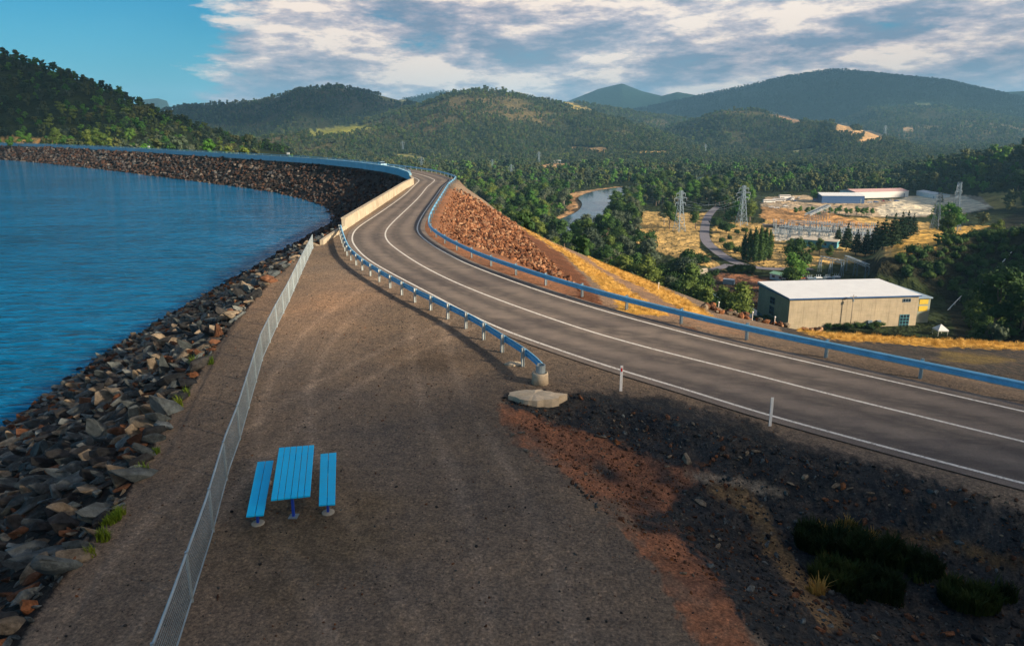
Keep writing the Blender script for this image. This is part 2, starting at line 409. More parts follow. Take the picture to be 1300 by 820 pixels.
# ------------------------------------------------------------------ soils and a few painted sun patches: (picture outline, colour, ragged edge in px)
GRAVEL = (.225, .182, .142); RED = (.38, .175, .10); DARKG = (.040, .047, .053); TAN = (.34, .25, .15)
GOLD = (.62, .36, .075); TRACK = (.30, .205, .14); DRY = (.40, .29, .13); FLOOR = (.026, .040, .018); SAND = (.42, .28, .17)
ASPH = (.045, .045, .044); PALE = (.62, .58, .50); BROWN = (.16, .075, .045)
NEAR_SOILS = [
 ([(640,496),(700,503),(760,500),(850,505),(930,528),(1010,560),(1130,592),(1400,680),(1400,900),(1090,900),(850,725),(760,600),(690,560),(650,520)], DARKG, 9),
 ([(636,512),(665,522),(700,538),(740,545),(790,572),(850,592),(900,600),(862,625),(846,650),(872,690),(915,740),(965,840),(905,840),(826,715),(762,640),(706,590),(655,562),(636,535)], RED, 9),
 ([(905,612),(950,622),(975,650),(990,690),(1030,735),(1080,800),(1045,800),(1000,740),(960,690),(950,655),(900,622)], (.24,.165,.09), 9),
 ([(870,598),(940,606),(1000,622),(990,630),(930,616),(870,606)], (.30,.25,.19), 6),
 ([(1120,672),(1200,682),(1330,724),(1330,740),(1200,700),(1130,684)], (.15,.10,.055), 8),
 # the fill and the tracks on the valley side
 ([(563,236),(612,258),(661,289),(715,324),(742,352),(772,392),(730,392),(660,366),(590,330),(540,302),(528,280),(548,254)], (.30,.15,.085), 2),
 ([(640,276),(661,289),(715,324),(741,352),(765,384),(800,400),(900,425),(800,420),(740,395),(728,362),(690,325)], BROWN, 4),
 ([(652,284),(672,294),(728,322),(757,341),(800,368),(829,389),(850,400),(790,400),(779,377),(741.5,346),(715,322),(661,289)], GOLD, 2.5),
 ([(672,294),(728,322),(757,341),(800,368),(829,389),(880,415),(960,430),(905,400),(868.5,394.6),(815,364.6),(746,327),(700,308),(660,287)], TRACK, 1.5),
 ([(740,321),(788,341),(821,356),(868,378),(894,394),(905,402),(885,402),(868.5,395.5),(815,365.6),(760,338)], GOLD, 2.5),
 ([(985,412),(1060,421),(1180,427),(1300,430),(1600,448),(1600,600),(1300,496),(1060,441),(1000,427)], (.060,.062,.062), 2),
 ([(1010,417),(1080,423),(1180,427),(1300,430),(1600,450),(1600,472),(1300,445),(1200,440),(1080,433),(1030,426)], GOLD, 3),
 ([(1195,445),(1260,450),(1300,458),(1240,462),(1190,455)], (.16,.13,.06), 6),
]
FAR_SOILS_AND_SUN = [
 ([(814,268),(850,270),(884,271),(905,268),(900,280),(888,292),(887,314),(905,330),(925,345),(868,330),(830,318),(809,308),(812,285)], DRY, 2),
 ([(905,288),(930,282),(968,284),(990,262),(1030,270),(1180,283),(1180,300),(1130,330),(1000,340),(960,338),(920,322),(902,306)], DRY, 4),
 ([(968,262),(1000,258),(1030,262),(1110,288),(1180,292),(1180,300),(990,286),(965,276)], (.40,.24,.12), 2),
 ([(980,286),(1110,290),(1110,308),(985,306)], (.40,.40,.40), 2),
 ([(968,284),(1110,296),(1110,300),(968,289)], ASPH, 1),
 ([(965,262),(972,250),(1025,248),(1040,256),(1160,252),(1190,246),(1250,250),(1268,262),(1235,270),(1180,275),(1110,276),(1030,268)], (.36,.30,.24), 2),
 ([(1112,264),(1150,250),(1190,247),(1225,250),(1258,262),(1230,270),(1180,274),(1118,275)], PALE, 1.5),
 ([(1240,246),(1290,244),(1300,262),(1262,264)], (.32,.26,.10), 3),
 ([(880,352),(930,348),(1000,360),(1010,420),(930,410),(880,380)], (.05,.035,.028), 4),
 ([(905,345),(960,350),(1010,358),(1000,372),(950,366),(915,356)], (.20,.10,.065), 4),
 ([(670,214),(700,208),(745,207),(742,213),(700,219),(672,221)], SAND, 2),
 ([(699,303),(690,285),(714,272),(729,262),(722,246),(780,237),(815,236),(800,252),(784,262),(770,290),(745,300),(722,306)], SAND, 2),
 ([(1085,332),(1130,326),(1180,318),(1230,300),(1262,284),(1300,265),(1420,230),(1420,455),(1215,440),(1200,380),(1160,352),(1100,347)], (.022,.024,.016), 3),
 ([(1128,330),(1150,322),(1185,312),(1215,300),(1262,286),(1215,287),(1170,292),(1140,302)], (.50,.33,.10), 5),
 ([(740,281),(728,262),(738,248),(722,250),(716,262)], (.36,.22,.12), 2),
 ([(720,186),(770,188),(772,194),(722,190)], (.38,.26,.14), 2),
 ([(800,193),(850,192),(850,196),(800,196)], (.34,.26,.12), 2),
 ([(1056,156),(1075,157),(1083,166),(1103,166),(1118,170),(1125,176),(1108,180),(1095,184),(1086,184),(1098,172),(1080,172),(1066,169)], (.50,.34,.19), 2),
 ([(980,143),(1000,148),(1022,155),(1010,158),(985,150)], (.26,.18,.13), 4),
 ([(1145,163),(1160,162),(1158,167),(1146,167)], (.50,.36,.24), 2),
 ([(1160,130),(1180,132),(1184,136),(1166,135)], (.16,.20,.12), 3),
 ([(700,126),(720,128),(742,136),(755,141),(740,142),(722,136),(706,131)], (.40,.32,.10), 5),  # yellow of the sunlit ridge put into the ground colour
 ([(470,120),(500,124),(520,128),(512,133),(488,128)], (.25,.24,.09), 4),
 ([(0,184),(0,176),(25,172),(60,176),(85,184)], (.50,.33,.13), 4),
 ([(48,184),(48,177),(70,178),(84,184)], (.55,.30,.12), 1.5),
 ([(390,166),(450,158),(480,160),(440,170),(395,174)], (.20,.22,.06), 5),  # low ridge with its sunlight painted into the ground colour
 ([(500,196),(525,196),(548,202),(540,206),(510,202)], (.20,.21,.09), 3),
 ([(1000,192),(1060,186),(1060,189),(1003,196)], (.30,.30,.17), 2),
]
def paint(X, Y, Z, near):
    u, v = proj(X, Y, Z); n = len(X)
    j1 = fbm(X / (.9 if near else 25), Y / (.9 if near else 25), 3); j2 = fbm(X / (.9 if near else 25) + 40, Y / (.9 if near else 25), 3)
    j3 = fbm(X * 5.5, Y * 5.5, 2) if near else 0 * X
    R = np.hypot(X, Y)
    C = np.empty((n, 3)); C[:] = FLOOR
    dry = np.clip(fbm(X / 240, Y / 240, 4) * 2.2 + .15, 0, 1)[:, None] * np.clip((R - 1200) / 400, 0, 1)[:, None] * np.clip((4600 - R) / 800, 0, 1)[:, None]
    C = C * (1 - .8 * dry) + np.array([.135, .115, .065]) * .8 * dry
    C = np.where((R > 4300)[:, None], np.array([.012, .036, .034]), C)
    if near:
        dT, _, sT = dist_poly(X, Y, TL); dS, zS, sS = dist_poly(X, Y, SL)
        lake = inside(X, Y, POLY_LAKE); out = inside(X, Y, POLY_OUT) & ~lake
        C[~out] = GRAVEL
        C[lake] = (.05, .045, .042)
        pl = (~out) & (~lake)
        w = fbm(X / 5, Y / 9, 3)[:, None]
        C[pl] = (np.array(GRAVEL) * (1 + .35 * w))[pl]
        # browner, lighter strip across the gravel
        warm = np.clip(1 - np.abs(Y - 37) / 9, 0, 1)[:, None] * (.5 + w)
        C[pl] = (C * (1 - .5 * np.clip(warm, 0, 1)) + np.array([.36, .225, .14]) * .5 * np.clip(warm, 0, 1))[pl]
        # wheel tracks of cars turning on the gravel, a darker patch and the trodden ground round the table
        for off, tr_ in ((0, [(-6, 55), (-5, 42), (-4, 30), (-2.2, 22), (0, 15), (1, 6)]), (1, [(-8, 44), (-9.5, 32), (-8.2, 22), (-5, 15), (-1, 9)]), (2, [(-2, 34), (-6, 27), (-8.5, 19), (-8, 8)])):
            for sd_ in (-.8, .8):
                dd_ = dist_poly(X, Y, offset(resample(chaikin([(a, b, 0) for a, b in tr_], 3), 1.5), sd_))[0] + .1 * j3
                k_ = np.clip(1 - dd_ / .34, 0, 1)[:, None] * (.5 + .5 * fbm(X / 2 + off, Y / 2, 2)[:, None]) * pl[:, None]
                C = C * (1 + .55 * k_)
        st_ = np.clip(1 - np.hypot((X + 3.5) / 3.4, (Y - 27.5) / 2.4) + .5 * j1, 0, 1)[:, None] * pl[:, None]; C = C * (1 - .40 * st_)
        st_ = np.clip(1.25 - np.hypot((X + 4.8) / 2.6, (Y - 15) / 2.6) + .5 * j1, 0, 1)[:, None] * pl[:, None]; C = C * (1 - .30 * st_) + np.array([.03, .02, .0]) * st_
        soils = NEAR_SOILS
        ok0 = ~out & ~lake
    else: soils = []; ok0 = np.ones(n, bool)
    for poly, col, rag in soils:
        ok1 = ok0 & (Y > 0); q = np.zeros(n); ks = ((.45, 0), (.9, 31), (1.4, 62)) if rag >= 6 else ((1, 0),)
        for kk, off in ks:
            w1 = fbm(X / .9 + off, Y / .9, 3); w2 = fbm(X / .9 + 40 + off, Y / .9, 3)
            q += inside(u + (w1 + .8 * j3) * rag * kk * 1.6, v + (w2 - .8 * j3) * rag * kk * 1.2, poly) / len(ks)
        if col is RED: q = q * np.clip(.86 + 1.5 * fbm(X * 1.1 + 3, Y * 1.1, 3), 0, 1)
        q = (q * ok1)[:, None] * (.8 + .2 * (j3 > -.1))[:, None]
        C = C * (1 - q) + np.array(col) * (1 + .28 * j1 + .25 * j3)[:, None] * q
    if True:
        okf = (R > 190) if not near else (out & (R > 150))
        for poly, col, rag in FAR_SOILS_AND_SUN:
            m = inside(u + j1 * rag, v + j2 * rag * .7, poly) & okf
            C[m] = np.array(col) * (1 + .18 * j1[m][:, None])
    return np.clip(C, 0, 1)

def ground_material(name, near):
    t = NT(name); p = t.pos()
    base = t.n('ShaderNodeVertexColor', layer_name='soil').outputs[0]
    if near:
        a = t.noise(15, 4, .8, p); b = t.noise(3.2, 5, .6, p); c = t.noise(.35, 4, .6, p)
        vor = t.n('ShaderNodeTexVoronoi', i_Scale=9.0); t.set(vor.inputs['Vector'], p)
        stones = t.ramp(vor.outputs['Distance'], [(.0, (1.5, 1.45, 1.35, 1)), (.22, (1, 1, 1, 1)), (.8, (.72, .74, .76, 1))])
        k = t.mix(1, t.ramp(a, [(.34, (.5, .52, .55, 1)), (.5, (.98, .98, .98, 1)), (.64, (1.55, 1.5, 1.4, 1)), (.77, (2.3, 2.2, 2.0, 1))]), t.ramp(b, [(.25, (.68, .68, .7, 1)), (.6, (1.05, 1.02, 1, 1)), (.85, (1.35, 1.25, 1.1, 1))]), 'MULTIPLY')
        k = t.mix(1, k, stones, 'MULTIPLY')
        k = t.mix(1, k, t.ramp(c, [(.3, (.78, .8, .84, 1)), (.7, (1.2, 1.12, 1.02, 1))]), 'MULTIPLY')
        h = t.math('ADD', t.math('MULTIPLY', a, .6), t.math('MULTIPLY', b, 1.2))
        nrm = t.bump(h, 1.0, .07)
    else:
        a = t.noise(.09, 4, .7, p); b = t.noise(.006, 6, .65, p); c = t.noise(.03, 3, .6, p)
        k = t.mix(1, t.ramp(a, [(.3, (.55, .58, .6, 1)), (.7, (1.5, 1.45, 1.3, 1))]), t.ramp(b, [(.3, (.7, .75, .8, 1)), (.7, (1.35, 1.25, 1.05, 1))]), 'MULTIPLY')
        nrm = t.bump(t.math('ADD', a, t.math('MULTIPLY', c, 2)), .9, 7)
    t.bsdf(t.mix(1, base, k, 'MULTIPLY'), .95, 0, .08, nrm); return t.m
M['ground_near'] = ground_material('gravel_and_soil', True); M['ground_far'] = ground_material('hill_soil', False)

def sheet(name, rows, a0, a1, na, near, mat):
    az = np.radians(np.linspace(a0, a1, na)); A, Rr = np.meshgrid(az, rows)
    X = (Rr * np.sin(A)).ravel(); Y = (Rr * np.cos(A)).ravel(); Z = terrain(X, Y)
    nr = len(rows); i = np.arange(nr * na).reshape(nr, na)
    F = np.stack([i[:-1, :-1], i[:-1, 1:], i[1:, 1:], i[1:, :-1]], -1).reshape(-1, 4)[:, ::-1]
    o = np_mesh(name, np.stack([X, Y, Z], 1), F, mat, smooth=True)
    C = paint(X, Y, Z, near)
    ca = o.data.color_attributes.new('soil', 'FLOAT_COLOR', 'POINT')
    ca.data.foreach_set('color', np.c_[C, np.ones(len(C))].astype(np.float32).ravel())
    return tag(o, kind='structure'), X.reshape(nr, na), Y.reshape(nr, na), Z.reshape(nr, na)
r1 = np.exp(np.arange(math.log(2.0), math.log(182), .0075)); r1 = np.r_[r1, 182.0]
r2 = np.r_[182.0 * np.exp(np.arange(0, math.log(620 / 182), .0085)), 620.0]
r3 = np.r_[620.0 * np.exp(np.arange(0, math.log(9600 / 620), .009)), 9600.0]
sheet('ground', r1, -62, 62, 640, True, M['ground_near'])
sheet('valley_ground', r2, -62, 62, 760, True, M['ground_far'])
_, HX, HY, HZ = sheet('hills', r3, -62, 62, 900, False, M['ground_far'])

# land behind the camera: a hill that the low sun stands behind
SUN_EL = math.radians(22.5); SUN_AZ = (0.902, -0.431)          # direction towards the sun, on the ground
tanE = math.tan(SUN_EL)
def rear_hill():
    # a wooded knoll: its flank ends where the sunlight begins on the gravel
    px, py = -SUN_AZ[1], SUN_AZ[0]
    kc, kz, kf = [-420, -320, -60, 15, 26, 36, 62, 120], [20, 70, 104, 103, 98, 62, 5, -54], [-20, -6, -3, -3, -3, -5, -20, -56]
    W = np.linspace(-420, 120, 190); D = np.linspace(60, 560, 120); dcr = 232.0
    WW, DD = np.meshgrid(W, D)
    s = np.where(DD < dcr, (dcr - DD) / 170, (DD - dcr) / 300); f = .5 * (1 + np.cos(np.pi * np.clip(s, 0, 1)))
    zc = np.interp(WW, kc, kz) - 9.0; zf = np.interp(WW, kc, kf)
    Z = zf + (np.maximum(zc, zf) - zf) * f
    X = WW * px + DD * SUN_AZ[0]; Y = WW * py + DD * SUN_AZ[1]
    i = np.arange(WW.size).reshape(WW.shape)
    F = np.stack([i[:-1, :-1], i[:-1, 1:], i[1:, 1:], i[1:, :-1]], -1).reshape(-1, 4)
    oo = np_mesh('hillside', np.stack([X.ravel(), Y.ravel(), Z.ravel()], 1), F, M['ground_far'], smooth=True)
    ca = oo.data.color_attributes.new('soil', 'FLOAT_COLOR', 'POINT'); ca.data.foreach_set('color', np.tile(np.array([.05, .06, .03, 1], np.float32), X.size))
    tag(oo, kind='structure')
    # ridge trees positions for the wood on it
    pts = []
    for k in range(620):
        w = RNG.uniform(-330, 40); dd_ = dcr + RNG.normal(0, 22); f_ = .5 * (1 + math.cos(math.pi * min(1, abs(dd_ - dcr) / 170)))
        zf_ = np.interp(w, kc, kf); z_ = zf_ + (max(np.interp(w, kc, kz) - 9.0, zf_) - zf_) * f_
        pts.append((w * px + dd_ * SUN_AZ[0], w * py + dd_ * SUN_AZ[1], z_ - .6))
    return np.array(pts)
REAR = rear_hill()

# ------------------------------------------------------------------ roads and markings
def ribbon(P, a, b, z):
    A = offset(P, a); B = offset(P, b); n = len(P)
    vs = [(p[0], p[1], p[2] + z) for p in A] + [(p[0], p[1], p[2] + z) for p in B]
    return vs, [(i, n + i, n + i + 1, i + 1) for i in range(n - 1)]
def m_asphalt():
    t = NT('worn_asphalt'); p = t.pos()
    a = t.noise(45, 2, .7, p); b = t.noise(1.1, 5, .6, p)
    st = t.n('ShaderNodeVertexColor', layer_name='lane').outputs[0]
    mpn = t.n('ShaderNodeMapping'); t.set(mpn.inputs['Vector'], p); mpn.inputs['Rotation'].default_value = (0, 0, math.radians(50)); mpn.inputs['Scale'].default_value = (.12, 1.6, 1); stn = t.noise(1.2, 4, .6, mpn.outputs[0])
    st = t.math('ADD', st, t.math('MULTIPLY_ADD', stn, .9, -.45))
    base = t.ramp(st, [(0, (.20, .172, .150, 1)), (.35, (.165, .145, .128, 1)), (.62, (.10, .09, .083, 1)), (1, (.19, .165, .143, 1))])
    pt = t.n('ShaderNodeTexVoronoi', i_Scale=.22); t.set(pt.inputs['Vector'], mpn.outputs[0]); ptc = t.n('ShaderNodeSeparateColor'); t.set(ptc.inputs[0], pt.outputs['Color'])
    base = t.mix(1, base, t.ramp(ptc.outputs[0], [(0, (.80, .80, .82, 1)), (.3, (.98, .98, .98, 1)), (1, (1.06, 1.05, 1.03, 1))]), 'MULTIPLY')
    k = t.mix(1, t.ramp(a, [(.3, (.62, .62, .64, 1)), (.72, (1.5, 1.45, 1.4, 1))]), t.ramp(b, [(.3, (.8, .8, .82, 1)), (.7, (1.18, 1.15, 1.1, 1))]), 'MULTIPLY')
    t.bsdf(t.mix(1, base, k, 'MULTIPLY'), .8, 0, .25, t.bump(a, .5, .02)); return t.m
M['asphalt'] = m_asphalt()
def m_line():
    t = NT('worn_line_paint'); p = t.pos(); a = t.noise(14, 4, .7, p)
    t.bsdf(t.ramp(a, [(.36, (.24, .22, .20, 1)), (.47, (.72, .70, .64, 1)), (.8, (.80, .78, .72, 1))]), .6, 0, .3); return t.m
M['line'] = m_line()
def road_mesh():
    n = min(len(LL), len(RR)); PL = resample(LL, 1.0); PR_ = resample(RR, 1.0)
    s = np.linspace(0, 1, 560)
    # pair the two edges through the centre line: nearest points
    Cc = resample(CC, .8); NL = []; NR = []
    def nearest(P, q):
        d = np.hypot(P[:, 0] - q[0], P[:, 1] - q[1]); return P[np.argmin(d)]
    PLf = resample(LL, .15); PRf = resample(RR, .15)
    rows = []
    for q in Cc:
        l = nearest(PLf, q); r = nearest(PRf, q)
        dl = (l[:2] - q[:2]); dr = (r[:2] - q[:2])
        L2 = q[:2] + dl * (1 + .45 / (np.linalg.norm(dl) + 1e-6)); R2 = q[:2] + dr * (1 + .75 / (np.linalg.norm(dr) + 1e-6))
        rows.append([L2 + (q[:2] - L2) * f for f in np.linspace(0, 1, 9)] + [q[:2] + (R2 - q[:2]) * f for f in np.linspace(0, 1, 9)[1:]])
    rows = np.array(rows); m = rows.shape[1]
    V = np.c_[rows.reshape(-1, 2), np.full(rows.shape[0] * m, .035)]
    i = np.arange(len(V)).reshape(-1, m)
    F = np.stack([i[:-1, :-1], i[:-1, 1:], i[1:, 1:], i[1:, :-1]], -1).reshape(-1, 4)
    o = np_mesh('road', V, F, M['asphalt'])
    t = np.linspace(-1, 1, m); w = .5 + .5 * np.cos(np.abs(t) * 4 * np.pi)      # two wheel tracks in each lane
    lane = np.tile(np.clip(.15 + .55 * (1 - w), 0, 1), rows.shape[0])
    ca = o.data.color_attributes.new('lane', 'FLOAT_COLOR', 'POINT')
    ca.data.foreach_set('color', np.c_[lane, lane, lane, np.ones(len(lane))].astype(np.float32).ravel())
    return tag(o, kind='structure')
road_mesh()
for nm, P in (('road_edge_line', LL), ('road_centre_line', CC), ('road_edge_line', RR)):
    P = resample(P, .7); v, f = ribbon(P, -.065, .065, .040); tag(mesh_obj(nm, v, f, M['line']), kind='structure')

# lower roads in the valley
def drape(pp, z=.12, r=None):
    out = []
    for u, v in pp:
        x, y, _ = G(u, v, VF); out.append((x, y, 0))
    P = resample(chaikin(out, 3), 4)
    P[:, 2] = [TZ(x, y) + z for x, y in P[:, :2]]
    return P
M['vasphalt'] = m_plain('valley_asphalt', (.17, .168, .20), .9, 0, .2, .2)
for pp, w in (([(912,262),(904,268),(897.5,277),(894,292),(895,306),(909,319),(930,333),(962,341),(994,342),(1030,341)], 3.2),
              ([(926,336),(912,341),(898,344),(870,346.5),(835,351),(800,354)], 2.6), ([(968,285),(1010,287),(1060,294),(1110,298)], 2.2)):
    P = drape(pp); v, f = ribbon(P, -w, w, 0); tag(mesh_obj('valley_road', v, f, M['vasphalt']), kind='structure')

# ------------------------------------------------------------------ water
def m_water(name, col, sc, bump, rough=.08, asp=(1, 1, 1), ior=1.33):
    t = NT(name); p = t.pos()
    mp = t.n('ShaderNodeMapping'); t.set(mp.inputs['Vector'], p); mp.inputs['Scale'].default_value = asp; mp.inputs['Rotation'].default_value = (0, 0, math.radians(-14))
    a = t.noise(sc, 2.5, .5, mp.outputs[0], dist=.6); b = t.noise(sc * .22, 3, .5, mp.outputs[0]); c = t.noise(sc * .035, 3, .6, mp.outputs[0])
    h = t.math('ADD', t.math('MULTIPLY', a, 1.0), t.math('MULTIPLY', b, 1.0))
    c = t.math('ADD', t.math('MULTIPLY', c, .35), t.math('ADD', t.math('MULTIPLY', b, .25), t.math('MULTIPLY', a, .40)))
    colr = t.ramp(c, [(.40, tuple(x * .55 for x in col) + (1,)), (.60, tuple(x * 1.35 for x in col) + (1,))])  # light and dark of the ripples put into the water colour
    t.bsdf(colr, rough, 0, .4, t.bump(h, 1.0, bump), IOR=ior); return t.m
M['lake'] = m_water('lake_water', (.001, .115, .26), 1.5, .34, .07, (.30, 1, 1), 1.55)
M['river'] = m_water('river_water', (.05, .11, .16), .35, .05, .1)
lake_poly = [tuple(p[:2]) for p in resample(offset(TL, 0), 8)]
lk = mesh_obj('lake_water', [(-26 - 30, -40, WL), (-4, -40, WL), (-4, 20, WL), (-14, 130, WL), (-120, 262, WL), (-330, 450, WL), (-460, 520, WL), (-900, 600, WL), (-900, -40, WL)], [tuple(range(9))[::-1]], M['lake'])
bm = bmesh.new(); bm.from_mesh(lk.data); bmesh.ops.recalc_face_normals(bm, faces=bm.faces)
if bm.faces[:][0].normal.z < 0: bmesh.ops.reverse_faces(bm, faces=bm.faces[:])
bm.to_mesh(lk.data); bm.free(); tag(lk, kind='structure')
def pool(name, pp, z):
    vs = chaikin([G(u, v, VF) for u, v in pp] + [G(*pp[0], VF)], 2)[:-1]
    from mathutils.geometry import tessellate_polygon
    P3 = [Vector((x, y, z)) for x, y, _ in vs]; tris = tessellate_polygon([P3])
    tris = [t if (P3[t[1]] - P3[t[0]]).cross(P3[t[2]] - P3[t[0]]).z > 0 else t[::-1] for t in tris]
    o = mesh_obj(name, P3, tris, M['river'])
    return tag(o, kind='structure')
pool('river_water', [(696,306),(702,294),(706,285),(716,278),(733,272),(741,261),(731,252),(755,244),(782,240),(812,237),(806,248),(788,258),(771,267),(765,276),(761,288),(746,296),(722,306)], VF + 1.6)
pool('river_water', [(873,229),(885,227),(902,226),(905,229),(895,234),(880,232)], VF + 2.2)
pool('tailrace_water', [(905,372),(925,378),(950,388),(972,402),(960,412),(930,398),(908,384)], VF + .3)
HAZE = 0.00008; EXPO = 1.32; NFOREST = 420000

# ------------------------------------------------------------------ things: helpers
def TH(name, label, cat, loc, rz=0.0, group=None): return tag(empty(name, loc, rz), label, cat, group)
def part(mb, name, mat, root, smooth=False, bevel=0.0, world=True):
    if world:
        L = Vector(root.location) + (Vector(root.parent.location) if root.parent else Vector())
        mb.v = [tuple(Vector(v) - L) for v in mb.v]
    return mb.build(name, mat, root, smooth, bevel)
def nearest_on(P, x, y):
    d = np.hypot(P[:, 0] - x, P[:, 1] - y); return int(np.argmin(d))
def along(P, s):
    d = np.r_[0, np.cumsum(np.linalg.norm(np.diff(P[:, :2], axis=0), axis=1))]
    x = np.interp(s, d, P[:, 0]); y = np.interp(s, d, P[:, 1]); e = .3
    x2 = np.interp(s + e, d, P[:, 0]); y2 = np.interp(s + e, d, P[:, 1]); x1 = np.interp(s - e, d, P[:, 0]); y1 = np.interp(s - e, d, P[:, 1])
    return x, y, math.atan2(y2 - y1, x2 - x1)

# ------------------------------------------------------------------ parapet walls
TLf = resample(TL, 1.0)
i0 = nearest_on(TLf, *G(430, 292, 0)[:2]); iw = nearest_on(TLf, *G(400, 311, 0)[:2])
far = TLf[i0:]
wall_line = offset(far, .5)
def wall(name, P, w, h, h2, label, mat, cap):
    P = np.array(P); c = P[0]; r = TH(name, label, 'wall', (c[0], c[1], 0))
    mb = MB().sweep(P, [(-w / 2, -.4), (w / 2, -.4), (w / 2, h), (-w / 2, h)]); part(mb, 'wall_panel', mat, r)
    if cap: mb = MB().sweep(P, [(-w / 2 - .05, h + .002), (w / 2 + .05, h + .002), (w / 2 + .05, h2), (-w / 2 - .05, h2)]); part(mb, 'coping', mat, r)
    return r
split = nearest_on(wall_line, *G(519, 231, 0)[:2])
def m_wall():
    t = NT('cast_wall'); p = t.pos()
    a = t.noise(1.2, 6, .65, p); b = t.noise(18, 3, .6, p)
    mp = t.n('ShaderNodeMapping'); t.set(mp.inputs['Vector'], p); mp.inputs['Scale'].default_value = (3, 3, .25); st = t.noise(1.6, 4, .7, mp.outputs[0])
    c = t.mix(1, t.ramp(a, [(.3, (.36, .31, .23, 1)), (.6, (.50, .44, .33, 1)), (.8, (.56, .50, .40, 1))]), t.ramp(st, [(.35, (.55, .52, .48, 1)), (.5, (1, 1, 1, 1))]), 'MULTIPLY')
    t.bsdf(c, .85, 0, .2, t.bump(b, .3, .02)); return t.m
M['wall'] = m_wall()
wall('parapet_wall', wall_line[:split + 1], .35, 1.05, 1.17, 'cream concrete parapet wall on the straight beside the road', M['wall'], True)
M['shadewall'] = m_plain('shade_blue_wall', (.30, .54, .66), .7, 0, .15, .5)  # same concrete wall; the blue of its shaded face is put into the colour
wall('parapet_wall', wall_line[split:], .35, 1.40, 1.52, 'concrete parapet wall sweeping along the far lake side crest, its shade painted blue-grey', M['shadewall'], True)
lw = offset(TLf[iw:i0 + 1], .5)
wall('low_wall', lw, .3, .42, .5, 'low concrete kerb wall joining the parapet to the mesh fence', M['wall'], False)
# weathered guard rail on the parapet's far stretch is a pipe handrail
hp = wall_line[split:]
hr = TH('handrail', 'pale blue pipe handrail on top of the parapet along the far crest', 'handrail', tuple(hp[0][:2]) + (1.17,))
part(MB().sweep(resample(hp, 3) + np.array([0, 0, 1.95]), [(-.04, -.04), (.04, -.04), (.04, .04), (-.04, .04)]), 'top_rail', M['rail'], hr)
part(MB().sweep(resample(hp, 3) + np.array([0, 0, 1.72]), [(-.03, -.03), (.03, -.03), (.03, .03), (-.03, .03)]), 'middle_rail', M['rail'], hr)
for q in resample(hp[::1], 6.0)[:98]: part(MB().bar((q[0], q[1], 1.5), (q[0], q[1], 1.95), .06), 'post', M['rail'], hr)

# ------------------------------------------------------------------ guard rails
WB = [(.0, .155), (.018, .155), (.085, .115), (.085, .075), (.022, .03), (.022, -.03), (.085, -.075), (.085, -.115), (.018, -.155), (0, -.155), (.0, -.14), (.062, -.105), (.062, -.085), (.0, -.04), (0, .04), (.062, .085), (.062, .105), (0, .14)]
def guard_rail(P, road_side, label, step, nposts, post_mat, z=.60, start=0.3):
    """P feet line; road_side +1 when the road lies to the right of travel"""
    r = TH('guard_rail', label, 'guard rail', (P[0][0], P[0][1], 0))
    Q = np.array(P); Q[:, 2] = z
    part(MB().sweep(offset(Q, .12 * road_side), [(a * road_side, b) for a, b in WB]), 'rail', M['rail'], r)
    L = np.r_[0, np.cumsum(np.linalg.norm(np.diff(Q[:, :2], axis=0), axis=1))][-1]
    s = start; k = 0; rest = MB()
    while s < L:
        x, y, a = along(Q, s); R3 = Matrix.Rotation(a, 3, 'Z')
        nx, ny = math.sin(a) * road_side, -math.cos(a) * road_side
        def ibeam(mb):
            for o in (-.06, .06): mb.box((x + nx * o * .9, y + ny * o * .9, .33), (.11, .012, .96), M=R3)
            mb.box((x, y, .33), (.012, .10, .958), M=R3)
            return mb
        def block(mb): return mb.box((x + nx * .085, y + ny * .085, z), (.10, .07, .32), M=R3)
        if k < nposts:
            p = part(ibeam(MB()), 'post', post_mat, r)
            bl = block(MB()); LL_ = Vector(r.location); bl.v = [tuple(Vector(v) - LL_) for v in bl.v]; bl.build('spacer_block', M['rail'], p)
        else: ibeam(rest)
        s += step; k += 1
    if rest.v: tag(part(rest, 'far_posts', post_mat, r), kind='stuff')
    return r
railR2 = resample(railR, 1.2)
guard_rail(railR2, -1, 'long blue galvanised guard rail along the valley side of the dam road', 3.6, 95, M['galv'])
feetL = [(431,295.5),(433.5,306),(437.6,318),(442,327),(450,334.5),(458,342),(470,350),(484.4,359.6),(501,369),(521,381),(544,392.5),(571,406),(600,421.5),(627,440.5),(658.6,461),(676,476),(683,484)]
PLft = resample(chaikin([G(u, v, 0) for u, v in feetL], 2), .6)
sgn = 1 if dist_poly(np.array([5.]), np.array([40.]), offset(PLft, .5))[0][0] < dist_poly(np.array([5.]), np.array([40.]), offset(PLft, -.5))[0][0] else -1
gl = guard_rail(PLft, sgn, 'short curved blue guard rail between the gravel area and the road', 2.05, 95, M['post'], start=.4)
e = PLft[-1]; tx, ty = PLft[-1][:2] - PLft[-4][:2]; q = math.hypot(tx, ty); tx /= q; ty /= q
ex, ey = e[0] + tx * .22, e[1] + ty * .22
part(MB().lathe((ex, ey, 0), [(.33, 0), (.31, .38), (.30, .45), (.27, .46), (.27, .40)], 20), 'concrete_anchor', M['concrete2'], gl, True)
mb = MB()
pts = [(ex + .17 * math.cos(t), ey + .17 * math.sin(t), .60) for t in np.linspace(-2.6, 2.2, 12)]
mb.sweep(np.array(pts), [(0, -.15), (.03, -.15), (.03, .15), (0, .15)]); part(mb, 'bull_nose_end', M['galv'], gl)
